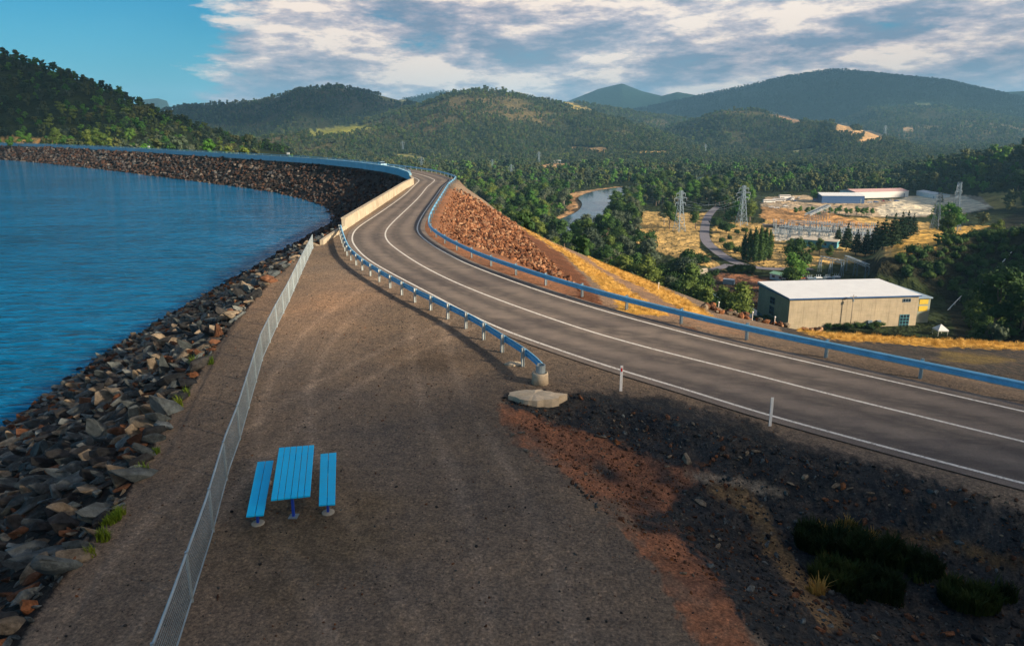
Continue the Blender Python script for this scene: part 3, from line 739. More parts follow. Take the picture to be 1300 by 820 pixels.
for (u, v, r_), lab, sd_ in (((678, 503.5, .85), 'large pale spill of concrete on the gravel beside the guard rail end', 3), ((653, 463, .33), 'small pale concrete patch at the foot of the last guard rail post', 8)):
    c = G(u, v, 0); rr = random.Random(sd_); n = 26; z0 = .0
    ring = [(c[0] + r_ * (1 + .28 * math.sin(2 * t + sd_) * rr.uniform(.4, 1) + rr.uniform(-.10, .10)) * math.cos(t), c[1] + r_ * .62 * (1 + rr.uniform(-.12, .12)) * math.sin(t)) for t in [2 * math.pi * k / n for k in range(n)]]
    if r_ > .5: ring[0] = (ring[0][0] + .35, ring[0][1] + .1); ring[1] = (ring[1][0] + .28, ring[1][1] + .08)
    vs = [(x, y, -.25) for x, y in ring] + [(x, y, .05 + rr.uniform(0, .03)) for x, y in ring] + [(c[0] + (x - c[0]) * .6, c[1] + (y - c[1]) * .6, .10 + rr.uniform(-.02, .03)) for x, y in ring] + [(c[0], c[1], .11)]
    fs = [(k, (k + 1) % n, n + (k + 1) % n, n + k) for k in range(n)] + [(n + k, n + (k + 1) % n, 2 * n + (k + 1) % n, 2 * n + k) for k in range(n)] + [(2 * n + k, 2 * n + (k + 1) % n, 3 * n) for k in range(n)]
    o = MB().raw([(x - c[0], y - c[1], z) for x, y, z in vs], fs).build('concrete_slab', M['concrete2']); o.location = (c[0], c[1], 0)
    tag(o, lab, 'concrete patch')

# ------------------------------------------------------------------ mesh fence
fp = [(397.5,315.5),(383,347),(367,384),(350,419),(334,455),(320.5,503),(304.6,560),(291,598.5),(267.7,687.7),(253.8,732),(228,815),(200,900)]
FP = resample([G(u, v, 0) for u, v in fp], .5)
FH = 1.12
fr = TH('mesh_fence', 'galvanised steel mesh fence running between the gravel area and the rock bank', 'fence', (FP[0][0], FP[0][1], 0))
part(MB().sweep(FP + np.array([0, 0, FH]), [(.028 * math.cos(t), .028 * math.sin(t)) for t in np.linspace(0, 2 * math.pi, 9)[:-1]]), 'top_rail', M['galv'], fr)
part(MB().sweep(FP + np.array([0, 0, .07]), [(.018 * math.cos(t), .018 * math.sin(t)) for t in np.linspace(0, 2 * math.pi, 7)[:-1]]), 'bottom_rail', M['galv'], fr)
Lf = np.r_[0, np.cumsum(np.linalg.norm(np.diff(FP[:, :2], axis=0), axis=1))][-1]
s = .05
while s < Lf:
    x, y, a = along(FP, s); part(MB().bar((x, y, -.2), (x, y, FH + .05), .065, n=8), 'post', M['galv'], fr); s += 2.6
V = []; F = []; s = .05
def thin(a, b, w, d):
    n = len(V); 
    V.extend([(a[0] - d[0] * w, a[1] - d[1] * w, a[2]), (a[0] + d[0] * w, a[1] + d[1] * w, a[2]), (b[0] + d[0] * w, b[1] + d[1] * w, b[2]), (b[0] - d[0] * w, b[1] - d[1] * w, b[2])]); F.append((n, n + 1, n + 2, n + 3))
mb = MB()
while s < Lf:
    x, y, a = along(FP, s)
    mb.bar((x, y, .07), (x, y, FH), .006, n=3); s += .075
for z in np.arange(.12, FH, .085):
    Qs = FP + np.array([0, 0, z]); mb.sweep(Qs, [(-.0035, -.003), (.0035, -.003), (0, .0045)])
part(mb, 'mesh_panel', M['galv'], fr)

# ------------------------------------------------------------------ picnic table and benches
def plank_set(corners, zt, n, gap, thick, root, name, mat):
    """planks running from the far edge to the near edge inside a quad of picture corners"""
    tl, tr, br, bl = [Vector(G(u, v, zt)) for u, v in corners]
    for k in range(n):
        a0 = (k + gap / 2) / n; a1 = (k + 1 - gap / 2) / n
        q = [tl.lerp(tr, a0), tl.lerp(tr, a1), bl.lerp(br, a1), bl.lerp(br, a0)]
        vs = [Vector((p.x, p.y, zt)) for p in q] + [Vector((p.x, p.y, zt - thick)) for p in q]
        mb = MB().raw(vs, [(0, 1, 2, 3), (7, 6, 5, 4), (0, 4, 5, 1), (1, 5, 6, 2), (2, 6, 7, 3), (3, 7, 4, 0)])
        part(mb, name, mat, root, bevel=.006)
    return tl, tr, br, bl
def frame(tl, tr, br, bl, zt, root, w=.06, foot=.3):
    for f in (.14, .86):
        a = tl.lerp(bl, f); b = tr.lerp(br, f); m = a.lerp(b, .5)
        mb = MB().bar((a.x, a.y, zt), (b.x, b.y, zt), .05, .05); part(mb, 'cross_bearer', M['bluedark'], root)
        mb = MB().bar((m.x, m.y, -.1), (m.x, m.y, zt), w, w); part(mb, 'leg', M['bluedark'], root)
        mb = MB().box((m.x, m.y, .012), (.22, .22, .02)); part(mb, 'foot_plate', M['galv'], root)
tc = G(372, 605, 0)
pt = TH('picnic_table', 'bright blue slatted metal picnic table standing on the gravel between its two benches', 'table', (tc[0], tc[1], 0))
q = plank_set([(354,568),(399,564.5),(394,628.5),(343.5,634)], .76, 6, .09, .045, pt, 'tabletop_plank', M['blue']); frame(*q, .70, pt)
for cs, lab in (([(326.5,586),(347.5,584),(335,653),(312,655)], 'bright blue slatted bench between the table and the mesh fence'),
                ([(406.5,576),(427.3,574),(425.7,639.5),(404.3,640.8)], 'bright blue slatted bench on the road side of the picnic table')):
    c = G((cs[0][0] + cs[2][0]) / 2, (cs[0][1] + cs[2][1]) / 2, 0)
    b = TH('picnic_bench', lab, 'bench', (c[0], c[1], 0), group='benches at the picnic table')
    q = plank_set(cs, .46, 2, .07, .04, b, 'seat_plank', M['blue']); frame(*q, .41, b, .055)
    for f in (.14, .86):
        m = q[0].lerp(q[3], f).lerp(q[1].lerp(q[2], f), .5)
        part(MB().lathe((m.x, m.y, -.05), [(.17, 0), (.16, .07), (.12, .08)], 12), 'concrete_footing', M['concrete'], b)

# ------------------------------------------------------------------ delineators and marker posts
def post_thing(u, v, h, w, label, cat='road post', refl=True, z=0.0):
    c = G(u, v, z); r = TH('marker_post', label, cat, (c[0], c[1], TZ(c[0], c[1])))
    mb = MB().box((0, 0, h / 2 - .1), (w, .03, h + .2)); part(mb, 'post', M['white'], r, world=False, bevel=.005)
    if refl: part(MB().box((0, -.018, h - .16), (w * .6, .008, .14)), 'reflector', M['red'], r, world=False)
    return r
post_thing(788, 499.5, 1.0, .10, 'white roadside post with a red reflector standing near the guard rail end', z=-.1)
post_thing(977, 546, 1.0, .09, 'plain white roadside post standing above the dark gravel hollow', refl=False, z=-.15)
for k, (u, v, zz, lab) in enumerate([(835, 384, -5, 'small white marker post on the earth track below the rail'), (911.5, 400.5, -3.8, 'small white marker post at the end of the golden grass strip'),
                     (955, 405, -3.2, 'small white marker post just above the rock pile'), (983.5, 407, -3.2, 'small white marker post over the boulders before the powerhouse')]):
    c = G(u, v, zz); z = TZ(c[0], c[1]); r = TH('marker_post', lab, 'marker post', (c[0], c[1], z), group='white markers on the fill')
    part(MB().bar((0, 0, -.2), (0, 0, .55), .05, n=8), 'post', M['white'], r, world=False); part(MB().lathe((0, 0, .52), [(.03, 0), (.06, .03), (.065, .08), (.03, .12)], 10), 'cap', M['white'], r, True, world=False)

# ------------------------------------------------------------------ rocks
def hull_rock(name, seed, sx, sy, sz, mat, n=15):
    rr = random.Random(seed); bm = bmesh.new()
    for _ in range(n):
        v = Vector((rr.gauss(0, 1), rr.gauss(0, 1), rr.gauss(0, 1))).normalized() * rr.uniform(.75, 1.0)
        bm.verts.new((v.x * sx * .5, v.y * sy * .5, v.z * sz * .5))
    g = bmesh.ops.convex_hull(bm, input=bm.verts); 
    junk = [e for e in g['geom_interior'] if isinstance(e, bmesh.types.BMVert)]
    bmesh.ops.delete(bm, geom=junk, context='VERTS')
    bmesh.ops.bevel(bm, geom=bm.edges[:], offset=.03, segments=1, affect='EDGES', clamp_overlap=True)
    for v in bm.verts: v.co = Vector((max(-sx * .55, min(sx * .55, v.co.x)), max(-sy * .55, min(sy * .55, v.co.y)), max(-sz * .55, min(sz * .55, v.co.z))))
    me = bpy.data.meshes.new(name); bm.to_mesh(me); bm.free(); me.materials.append(mat)
    return bpy.data.objects.new(name, me)
def variants(mat, n, seed, sx=1.2, sy=.8, sz=.6): return [hull_rock('rock_shape', seed + k, sx * random.uniform(.8, 1.25), sy * random.uniform(.75, 1.2), sz * random.uniform(.7, 1.3), mat) for k in range(n)]
def scatter(name, vars_, P, scale, rot, label, cat, group=None):
    """one object: points carrying instances of the unlinked variants"""
    n = len(P); me = bpy.data.meshes.new(name); me.vertices.add(n); me.vertices.foreach_set('co', np.asarray(P, np.float32).ravel())
    for an, ty, arr in (('scl', 'FLOAT_VECTOR', scale), ('rot', 'FLOAT_VECTOR', rot)):
        at = me.attributes.new(an, ty, 'POINT'); at.data.foreach_set('vector', np.asarray(arr, np.float32).ravel())
    at = me.attributes.new('pick', 'INT', 'POINT'); at.data.foreach_set('value', RNG.integers(0, len(vars_), n).astype(np.int32))
    o = bpy.data.objects.new(name, me); COL.objects.link(o)
    ng = bpy.data.node_groups.new('scatter', 'GeometryNodeTree')
    ng.interface.new_socket('Geometry', in_out='INPUT', socket_type='NodeSocketGeometry'); ng.interface.new_socket('Geometry', in_out='OUTPUT', socket_type='NodeSocketGeometry')
    gi = ng.nodes.new('NodeGroupInput'); go = ng.nodes.new('NodeGroupOutput'); jn = ng.nodes.new('GeometryNodeJoinGeometry')
    def attr(nm, ty):
        a = ng.nodes.new('GeometryNodeInputNamedAttribute'); a.data_type = ty; a.inputs['Name'].default_value = nm; return a.outputs[0]
    sc_, ro, pk = attr('scl', 'FLOAT_VECTOR'), attr('rot', 'FLOAT_VECTOR'), attr('pick', 'INT')
    m2p = ng.nodes.new('GeometryNodeMeshToPoints'); ng.links.new(gi.outputs[0], m2p.inputs[0])
    for k, v in enumerate(vars_):
        oi = ng.nodes.new('GeometryNodeObjectInfo'); oi.inputs['Object'].default_value = v
        ip = ng.nodes.new('GeometryNodeInstanceOnPoints'); cp = ng.nodes.new('FunctionNodeCompare'); cp.data_type = 'INT'; cp.operation = 'EQUAL'
        ng.links.new(pk, cp.inputs[2]); cp.inputs[3].default_value = k
        ng.links.new(m2p.outputs[0], ip.inputs['Points']); ng.links.new(cp.outputs[0], ip.inputs['Selection']); ng.links.new(oi.outputs['Geometry'], ip.inputs['Instance'])
        ng.links.new(ro, ip.inputs['Rotation']); ng.links.new(sc_, ip.inputs['Scale']); ng.links.new(ip.outputs[0], jn.inputs[0])
    ng.links.new(jn.outputs[0], go.inputs[0])
    md = o.modifiers.new('scatter', 'NODES'); md.node_group = ng
    return tag(o, label, cat, group, 'stuff')
def rand_rot(n, tilt=.5): return np.stack([RNG.normal(0, tilt, n), RNG.normal(0, tilt, n), RNG.uniform(0, 6.283, n)], 1)
def inview(x, y, z, m=25):
    u, v = proj(x, y, z); return (u > -m) & (u < 1300 + m) & (v > -m) & (v < 820 + m) & (y > 0)

# lake side: near bank
def bank_points(n, x0, x1, y0, y1, dmin, dmax):
    x = RNG.uniform(x0, x1, n); y = RNG.uniform(y0, y1, n)
    dT, _, _ = dist_poly(x, y, TL); lake = inside(x, y, POLY_LAKE); jit = .5 * fbm(x / 1.5, y / 1.5, 2)
    k = lake & (dT + jit > dmin) & (dT < dmax); x, y = x[k], y[k]
    return x, y, terrain(x, y)
x, y, z = bank_points(30000, -36, -3, 4, 72, .1, 15.5)
# spacing: keep a rock only when no other is closer than its size
def thin_out(x, y, rad):
    cell = {}; keep = []; 
    for i in range(len(x)):
        c = (int(x[i] / rad[i]), int(y[i] / rad[i])); ok = True
        for a in (-1, 0, 1):
            for b in (-1, 0, 1):
                for j in cell.get((c[0] + a, c[1] + b), ()):
                    if (x[i] - x[j]) ** 2 + (y[i] - y[j]) ** 2 < rad[i] ** 2: ok = False
        if ok: cell.setdefault(c, []).append(i); keep.append(i)
    return np.array(keep)
k = thin_out(x, y, np.full(len(x), .37)); x, y, z = x[k], y[k], z[k]
d = np.sqrt(x * x + y * y + (z - CAMH) ** 2); vis = inview(x, y, z, 10) & (z > WL - .3)
size = np.clip(RNG.lognormal(-.38, .38, len(x)), .3, 1.35)
order = np.argsort(-(size / d) * vis)[:230]
mask = np.zeros(len(x), bool); mask[order] = True
kinds = [('slab-like blue-grey rock lying in the bank below the mesh fence', variants(M['rock_bg'], 8, 10, 1.6, .62, .5)), ('dark angular rock wedged in the bank below the mesh fence', variants(M['rock_dk'], 6, 30, 1.45, .7, .55)),
         ('rust-brown rock lying in the bank below the mesh fence', variants(M['rock_ru'], 6, 50, 1.2, .55, .5)), ('pale tan rock lying in the bank below the mesh fence', variants(M['rock_tan'], 4, 70, 1.4, .8, .45))]
for i in np.nonzero(mask)[0]:
    lab, vs = kinds[RNG.choice(4, p=[.46, .25, .12, .17])]; o = vs[RNG.integers(len(vs))].copy(); o.name = 'bank_rock'; COL.objects.link(o)
    s = size[i]; o.location = (x[i], y[i], z[i] + .10 * s); o.scale = (s, s, s); o.rotation_euler = (RNG.normal(0, .5), RNG.normal(.3, .45), RNG.normal(.85, .4))
    tag(o, lab, 'rock', 'rocks of the near bank, ' + lab.split(' rock')[0])
m2 = ~mask & vis; allv = [v for _, vs in kinds for v in (vs if 'blue' in _ else vs[:3])]
n = m2.sum(); s = np.minimum(size[m2], 1.1)[:, None] * np.ones((1, 3))
rr_ = np.stack([RNG.normal(0, .35, n), RNG.normal(.15, .35, n), RNG.normal(.75, .6, n)], 1)
scatter('riprap', allv, np.stack([x[m2], y[m2], z[m2] + .08], 1), s, rr_, 'small mixed blue-grey and rusty stones filling the near bank', 'rocks')
# small stones between
x, y, z = bank_points(14000, -34, -4, 4, 60, .0, 15); k = inview(x, y, z) & (z > WL); x, y, z = x[k][:9000], y[k][:9000], z[k][:9000]; n = len(x)
scatter('rubble', allv, np.stack([x, y, z + .03], 1), RNG.uniform(.12, .38, n)[:, None] * np.ones((1, 3)), rand_rot(n), 'fine broken stone between the larger rocks of the near bank', 'rubble')
# lake side: the far curved face
upv = variants(M['rock_up'], 8, 90, 1.15, .95, .8)
x, y, z = bank_points(150000, -470, -14, 66, 560, .6, 17); k = inview(x, y, z) & (z > WL - .6); x, y, z = x[k], y[k], z[k]
rad = np.clip(np.hypot(x, y) * .0048, .75, 1.7); k = thin_out(x, y, rad * .62); x, y, z, rad = x[k], y[k], z[k], rad[k]; n = len(x)
scatter('riprap', upv, np.stack([x, y, z + .1], 1), (rad * 1.12)[:, None] * RNG.uniform(.65, 1.35, (n, 1)) * RNG.uniform(.8, 1.2, (n, 3)), rand_rot(n, .8), 'dark brown and grey rock facing on the lake side of the curved dam', 'rocks')
# valley side rock face
dnv = variants(M['rock_dn'], 8, 120, 1.2, .95, .7)
facepoly = [(567,238),(585,241),(612,258.5),(658,288.5),(690,325),(728,362),(738,370),(700,352),(640,325),(590,310),(560,297),(546,284),(549,268)]
x = RNG.uniform(-14, 22, 60000); y = RNG.uniform(30, 150, 60000); z = terrain(x, y); u, v = proj(x, y, z); dR = dist_poly(x, y, railS)[0]
k = inside(u + 2 * fbm(x, y, 2), v, facepoly) & (dR > .9) & inside(x, y, POLY_BEY); x, y, z, dR = x[k], y[k], z[k], dR[k]
rad = np.clip(np.hypot(x, y) * .0062, .42, 1.0); k = thin_out(x, y, rad * .8); x, y, z, rad, dR = x[k], y[k], z[k], rad[k], dR[k]; n = len(x)
scatter('rockfill', dnv, np.stack([x, y, z + .06], 1), (rad * 1.15 * np.clip(dR / 3, .5, 1))[:, None] * RNG.uniform(.6, 1.4, (n, 1)) * np.ones((1, 3)), rand_rot(n, .6), 'rust-coloured broken rock covering the valley face of the dam', 'rocks')
# boulders beyond the rail
bv = variants(M['rock_dn'], 4, 150, 1.1, .9, .8) + variants(M['rock_tan'], 3, 160, 1.1, .9, .8) + variants(M['rock_ru'], 3, 170, 1.0, .9, .8)
spots = []
for _ in range(62): u = RNG.uniform(888, 1048); spots.append((u, 401 + (u - 888) * .072 + RNG.uniform(-5.5, 5.5), -3.4))
for _ in range(22): u = RNG.uniform(880, 1290); spots.append((u, 398 + (u - 880) * .218 + RNG.uniform(-1, 5), -.6))
for i, (u, v, zz) in enumerate(spots):
    c = G(u, v, zz); z = TZ(c[0], c[1]); o = bv[RNG.integers(len(bv))].copy(); o.name = 'boulder'; COL.objects.link(o); s = RNG.uniform(.4, .85) if i < 62 else RNG.uniform(.22, .5)
    o.location = (c[0], c[1], z + .2 * s); o.scale = (s, s, s); o.rotation_euler = tuple(RNG.uniform(-.6, .6, 3) + np.array([0, 0, RNG.uniform(0, 6)]))
    if i < 62: tag(o, 'rusty or tan boulder in the rock pile beyond the rail before the powerhouse', 'boulder', 'boulders of the rock pile')
    else: tag(o, 'small brown stone lying along the outer foot of the valley side guard rail', 'stone', 'stones along the rail foot')
# loose stones in the hollow and over the gravel
pv = variants(M['rock_bg'], 3, 200, 1, .8, .6) + variants(M['rock_ru'], 3, 210, 1, .8, .6) + variants(M['rock_tan'], 1, 220, 1, .8, .5) + variants(M['rock_dk'], 4, 230, 1, .8, .6)
x = RNG.uniform(-1, 22, 26000); y = RNG.uniform(5, 25, 26000); z = terrain(x, y); k = (z < -.05) & ~inside(x, y, POLY_LAKE) & (dist_poly(x, y, LLs)[0] > .8) & ~inside(x, y, POLY_BEY); x, y, z = x[k], y[k], z[k]
uu, vv = proj(x, y, z); rd = inside(uu, vv, [p_ for p_ in NEAR_SOILS if p_[1] is RED][0][0])
rv = variants(M['rock_ru'], 4, 260, 1, .8, .6) + variants(M['rock_tan'], 1, 270, 1, .8, .5)
nr_ = int(rd.sum()); scatter('red_chips', rv, np.stack([x[rd], y[rd], z[rd] + .01], 1), np.clip(RNG.lognormal(-3.0, .6, nr_), .02, .2)[:, None] * np.ones((1, 3)), rand_rot(nr_), 'rusty stone chips lying on the red soil of the hollow', 'stones')
x, y, z = x[~rd], y[~rd], z[~rd]; n = len(x)
scatter('loose_stones', pv, np.stack([x, y, z + .01], 1), np.clip(RNG.lognormal(-2.75, .65, n), .03, .30)[:, None] * np.ones((1, 3)), rand_rot(n), 'loose chips of stone over the dark and red soil of the hollow', 'stones')
x = RNG.uniform(-16, 9, 14000); y = RNG.uniform(6, 55, 14000); k = ~inside(x, y, POLY_LAKE) & ~inside(x, y, POLY_BEY) & (dist_poly(x, y, LLs)[0] > .2); x, y = x[k], y[k]; z = terrain(x, y); n = len(x)
m = inview(x, y, z); x, y, z = x[m], y[m], z[m]; n = len(x)
# keep the carriageway clear
onr = dist_poly(x, y, np.array(simplify(CC, .001, .02)))[0] < RNG.uniform(3.2, 4.4, len(x)); x, y, z = x[~onr], y[~onr], z[~onr]; n = len(x)
scatter('gravel', pv, np.stack([x, y, z + .005], 1), np.clip(RNG.lognormal(-3.25, .45, n), .018, .12)[:, None] * np.ones((1, 3)), rand_rot(n), 'scattered gravel chips on the flat area round the picnic table', 'gravel')
for u, v, s, tone in [(660, 480 + 70, .28, 'tan'), (652, 552, .2, 'tan'), (668, 574, .22, 'tan'), (870, 588, .5, 'bg'), (850, 582, .22, 'bg'), (766, 555, .26, 'bg'), (789, 531, .22, 'bg'), (880, 537, .2, 'tan'), (960, 565, .26, 'tan'), (1020, 617, .36, 'bg'), (890, 640, .35, 'bg'), (1060, 625, .3, 'bg'), (1078, 634, .26, 'bg'), (912, 692, .26, 'bg'), (904, 676, .2, 'bg'), (876, 682, .18, 'ru'), (1002, 633, .2, 'bg'), (1104, 640, .22, 'bg')]:
    c = G(u, v, -.5); z = TZ(c[0], c[1]); c = G(u, v, z); z = TZ(c[0], c[1])
    o = variants(M['rock_tan' if tone != 'ru' else 'rock_ru'] if tone != 'bg' else M['rock_tan'], 1, int(u), 1.3, .8, .35)[0]; o.name = 'stone'; COL.objects.link(o); o.location = (c[0], c[1], z + .03); o.scale = (s, s, s); o.rotation_euler = (RNG.normal(0, .15), RNG.normal(0, .15), RNG.uniform(0, 6))
    tag(o, 'pale flat stone lying in the eroded hollow beside the road', 'stone', 'pale stones in the hollow')
# driftwood pole at the water's edge
a = G(-14, 556, WL + .25); b = G(66, 534.5, WL + .2)
o = MB().tube([Vector(a) - Vector(b), Vector(a).lerp(Vector(b), .5) - Vector(b) + Vector((0, 0, .05)), (0, 0, 0)], [.09, .08, .06], 8).build('driftwood_pole', M['trunkpale'], smooth=True); o.location = b
tag(o, 'bleached straight pole lying at the water edge below the rock bank', 'driftwood')

# ------------------------------------------------------------------ trees
def leaves(rr, lobes, n, leaf, core=.72, squash=1.0):
    V = []; F = []
    for c, rad in lobes:
        c = np.array(c); rad = np.array(rad)
        m = int(n * (rad[0] * rad[2]) ** .9)
        d = rr.normal(size=(m, 3)); d /= np.linalg.norm(d, axis=1)[:, None]
        d[:, 2] = np.where(d[:, 2] < -.55, -d[:, 2], d[:, 2])
        lump = 1 + .22 * np.sin(d[:, 0] * 5 + c[0] * 3) * np.cos(d[:, 1] * 6 + c[1]) + .15 * np.sin(d[:, 2] * 7 + c[2])
        p = c + d * rad * (rr.uniform(.72, 1.06, (m, 1)) * lump[:, None])
        nr = d + rr.normal(0, .55, (m, 3)); nr /= np.linalg.norm(nr, axis=1)[:, None]
        t1 = np.cross(nr, rr.normal(size=(m, 3))); t1 /= np.linalg.norm(t1, axis=1)[:, None]; t2 = np.cross(nr, t1)
        s = leaf * rr.uniform(.5, 1.35, (m, 1)); a = t1 * s; b = t2 * s * .62
        base = sum(len(v) for v in V)
        V.append(np.stack([p - a, p - b * .9, p + a, p + b], 1).reshape(-1, 3)); F.append(np.arange(4 * m).reshape(-1, 4) + base)
        if core:
            nu, nv = 7, 5; th = np.linspace(0, 2 * np.pi, nu, endpoint=False); ph = np.linspace(.02, np.pi - .02, nv)
            q = np.array([[math.sin(b_) * math.cos(a_), math.sin(b_) * math.sin(a_), math.cos(b_)] for b_ in ph for a_ in th]) * (core * rr.uniform(.85, 1.1, (nu * nv, 1)))
            base = sum(len(v) for v in V); V.append(c + q * rad)
            F.append(np.array([[j * nu + i, (j + 1) * nu + i, (j + 1) * nu + (i + 1) % nu, j * nu + (i + 1) % nu] for j in range(nv - 1) for i in range(nu)]) + base)
    return np.vstack(V), np.vstack(F)
def gum_lobes(rr, H, spread, n, low=.42):
    L = []
    for k in range(n):
        f = k / (n - 1); z = H * (low + (.93 - low) * f) ; a = rr.uniform(0, 6.28) + k * 2.4; r = spread * (1 - .75 * abs(f - .3)) * rr.uniform(.35, 1.0)
        s = H * rr.uniform(.115, .175)
        L.append(((r * math.cos(a), r * math.sin(a), z), (s * 1.15, s * 1.1, s * .85)))
    return L
def make_template(kind, seed):
    rr = np.random.default_rng(seed); mb = MB()
    if kind in ('gum', 'gumbright', 'gumgrey', 'shade'):
        H = 14.0; lob = gum_lobes(rr, H, 3.6, 9 if kind != 'shade' else 11, .36 if kind != 'gumgrey' else .45)
        mb.tube([(0, 0, -1), (.15, .05, H * .25), (-.1, .1, H * .5), (.1, 0, H * .8)], [.34, .26, .18, .05], 6)
        for c, r in lob[1::2]: mb.tube([(0, 0, c[2] * .45), (c[0] * .55, c[1] * .55, c[2] * .8), c], [.13, .09, .03], 5)
        V, F = leaves(rr, lob, 48, .40, .66); mat = {'gum': M['euc'], 'gumbright': M['eucbright'], 'gumgrey': M['eucgrey'], 'shade': M['bush']}[kind]; tm = M['trunkpale'] if kind == 'gumgrey' else M['trunk']
    elif kind == 'poplar':
        H = 17.0; lob = [((rr.normal(0, .15), rr.normal(0, .15), H * f), (1.5 * math.sin(math.pi * min(1, f * .95 + .08)) ** .6 + .25, 1.5 * math.sin(math.pi * min(1, f * .95 + .08)) ** .6 + .25, 1.5)) for f in np.linspace(.1, .95, 11)]
        mb.tube([(0, 0, -1), (0, 0, H * .5), (0, 0, H * .9)], [.25, .16, .04], 6); V, F = leaves(rr, lob, 60, .34, .75); mat = M['bush']; tm = M['trunk']
    elif kind == 'pine':
        H = 16.0; lob = []
        for f in np.linspace(.16, .96, 9):
            R_ = (1 - f) * 4.0 + .5
            for a in range(4 if f < .8 else 1):
                t = a * 1.57 + f * 9; q = R_ * .55 if f < .8 else 0; lob.append(((q * math.cos(t), q * math.sin(t), H * f), (R_ * .58, R_ * .58, .95)))
        mb.tube([(0, 0, -1), (0, 0, H * .5), (0, 0, H * .92)], [.32, .2, .05], 6); V, F = leaves(rr, lob, 40, .38, .6); mat = M['pine']; tm = M['trunk']
    else:  # bush
        H = 3.0; lob = [((rr.uniform(-1.3, 1.3), rr.uniform(-1.1, 1.1), rr.uniform(.7, 1.7)), (rr.uniform(.9, 1.4),) * 2 + (rr.uniform(.8, 1.2),)) for _ in range(6)]
        mb.tube([(0, 0, -.3), (0, 0, .8), (.2, .1, 1.4)], [.12, .09, .03], 5); V, F = leaves(rr, lob, 170, .17, .7); mat = M['bush']; tm = M['trunk']
    tr = mb.build('trunk', tm, link=False); cr = np_mesh('crown', V, F, mat, link=False)
    return tr.data, cr.data, H
TPL = {k: [make_template(k, s) for s in ss] for k, ss in {'gum': (1, 2, 3, 4), 'gumbright': (5, 6), 'gumgrey': (7, 8), 'shade': (9, 10), 'poplar': (11,), 'pine': (12, 13), 'bush': (14, 15, 16)}.items()}
def plant(kind, x, y, z, h, label, cat='tree', group=None, wid=1.0, name=None):
    tpl = TPL[kind][RNG.integers(len(TPL[kind]))]; r = tag(empty(name or {'bush': 'bush', 'pine': 'pine_tree', 'poplar': 'poplar_tree'}.get(kind, 'gum_tree'), (x, y, z), RNG.uniform(0, 6.28)), label, cat, group)
    s = h / tpl[2]; r.scale = (s * wid, s * wid, s)
    for nm, me in (('trunk', tpl[0]), ('crown', tpl[1])):
        o = bpy.data.objects.new(nm, me); COL.objects.link(o); o.parent = r
    return r
def at_base(u, v, z0=VF):
    c = G(u, v, z0)
    for _ in range(3): z = TZ(c[0], c[1]); c = G(u, v, z) if abs(z - c[2]) < 30 else c
    return c[0], c[1], TZ(c[0], c[1])
taken = []
def plant_px(kind, u, v, hpx, label, wid=1.0, group=None, cat='tree', name=None, z0=VF):
    x, y, z = at_base(u, v, z0); dep = y * math.cos(PITCH) + (CAMH - z) * math.sin(PITCH); h = hpx * dep / FPX / math.cos(PITCH)
    taken.append((x, y, h * .25)); return plant(kind, x, y, z - .1, h, label, cat, group, wid, name)
for u, v, h in [(944,331,34),(950,333,40),(957,333.5,43),(964,333,44),(970,332,41),(976,330,36)]:
    plant_px('poplar', u, v, h, 'dark green poplar in the tight clump beside the bend of the valley road', 1.25, 'poplars in the roadside clump')
plant_px('poplar', 876, 372, 42, 'slender bright green poplar rising beside the small bridge', 1.1)
plant_px('gumbright', 884, 378, 26, 'low bright green tree beneath the slender poplar', 1.3)
for u, v, h, w, lab in [(911,287,14,1.3,'round dark shade tree at the inside of the valley road bend'),(922,296,16,1.4,'broad dark shade tree on the grass right of the valley road'),(946,296,8,1.2,'small bush on the dry grass before the tower'),(915.6,308,8,1.0,'small round bush at the road edge above the clump'),
                  (926,304,7,.9,'tiny round bush between the shade tree and the poplars'),(936,298,8,.9,'small reddish bush beside the broad shade tree'),(927,318,13,1.5,'dark spreading bush beside the poplar clump'),(937,322,11,1.4,'dark bush touching the left of the poplar clump'),(905,350,11,1.2,'ball shaped bush at the bridge end'),(985,352,9,1.1,'round green bush before the green roofed hut')]:
    plant_px('bush', u, v, h, lab, w * .75, cat='bush')
for u in (931, 938, 945, 952): plant_px('bush', u, 346, 12, 'dense clipped bush in the row along the valley road junction', 1.0, 'row of bushes at the junction', 'bush')
for u in (876, 884, 892): plant_px('bush', u, 334, 14, 'dark bush in the thicket at the lower corner of the dry field', 1.1, 'thicket at the field corner', 'bush')
plant_px('gum', 850, 291, 33, 'leafy tree at the left of the near pylon in the dry field', 1.0); plant_px('gumgrey', 843, 286, 26, 'smaller tree in the dry field beside the leafy tree', 1.0)
plant_px('gum', 883, 291, 30, 'dark leafy tree between the near pylon and the valley road', .95)
for u, v, h in [(1063,312,24),(1074,318,34),(1086,324,32),(1098,326,34),(1110,322,40),(1120,318,42),(1132,316,42),(1142,310,38),(1150,304,34),(1158,298,26)]:
    plant_px('pine', u, v, h, 'tall black-green pine in the group beside the switchyard', 1.15, 'pines beside the switchyard')
for u, v, h in [(1030,326,18),(1040,324,20),(1002,318,15),(1016,322,16),(1052,330,18),(1022,336,14),(1026,338,14)]:
    plant_px('gum', u, v, h, 'green tree in the belt below the blue walled building', 1.1, 'trees below the switchyard building')
plant_px('pine', 1197, 228, 18, 'single dark pine standing up from the shaded spur'); 
for u in range(1010, 1110, 7): plant_px('gumbright', u + RNG.uniform(-2, 2), 271 + RNG.uniform(-2, 3) + (u - 1010) * .03, RNG.uniform(8, 11), 'light green tree in the row before the blue industrial shed', 1.15, 'tree row before the industrial shed')
plant_px('gumbright', 1032, 256, 15, 'bright green tree beside the parked buses', 1.1)
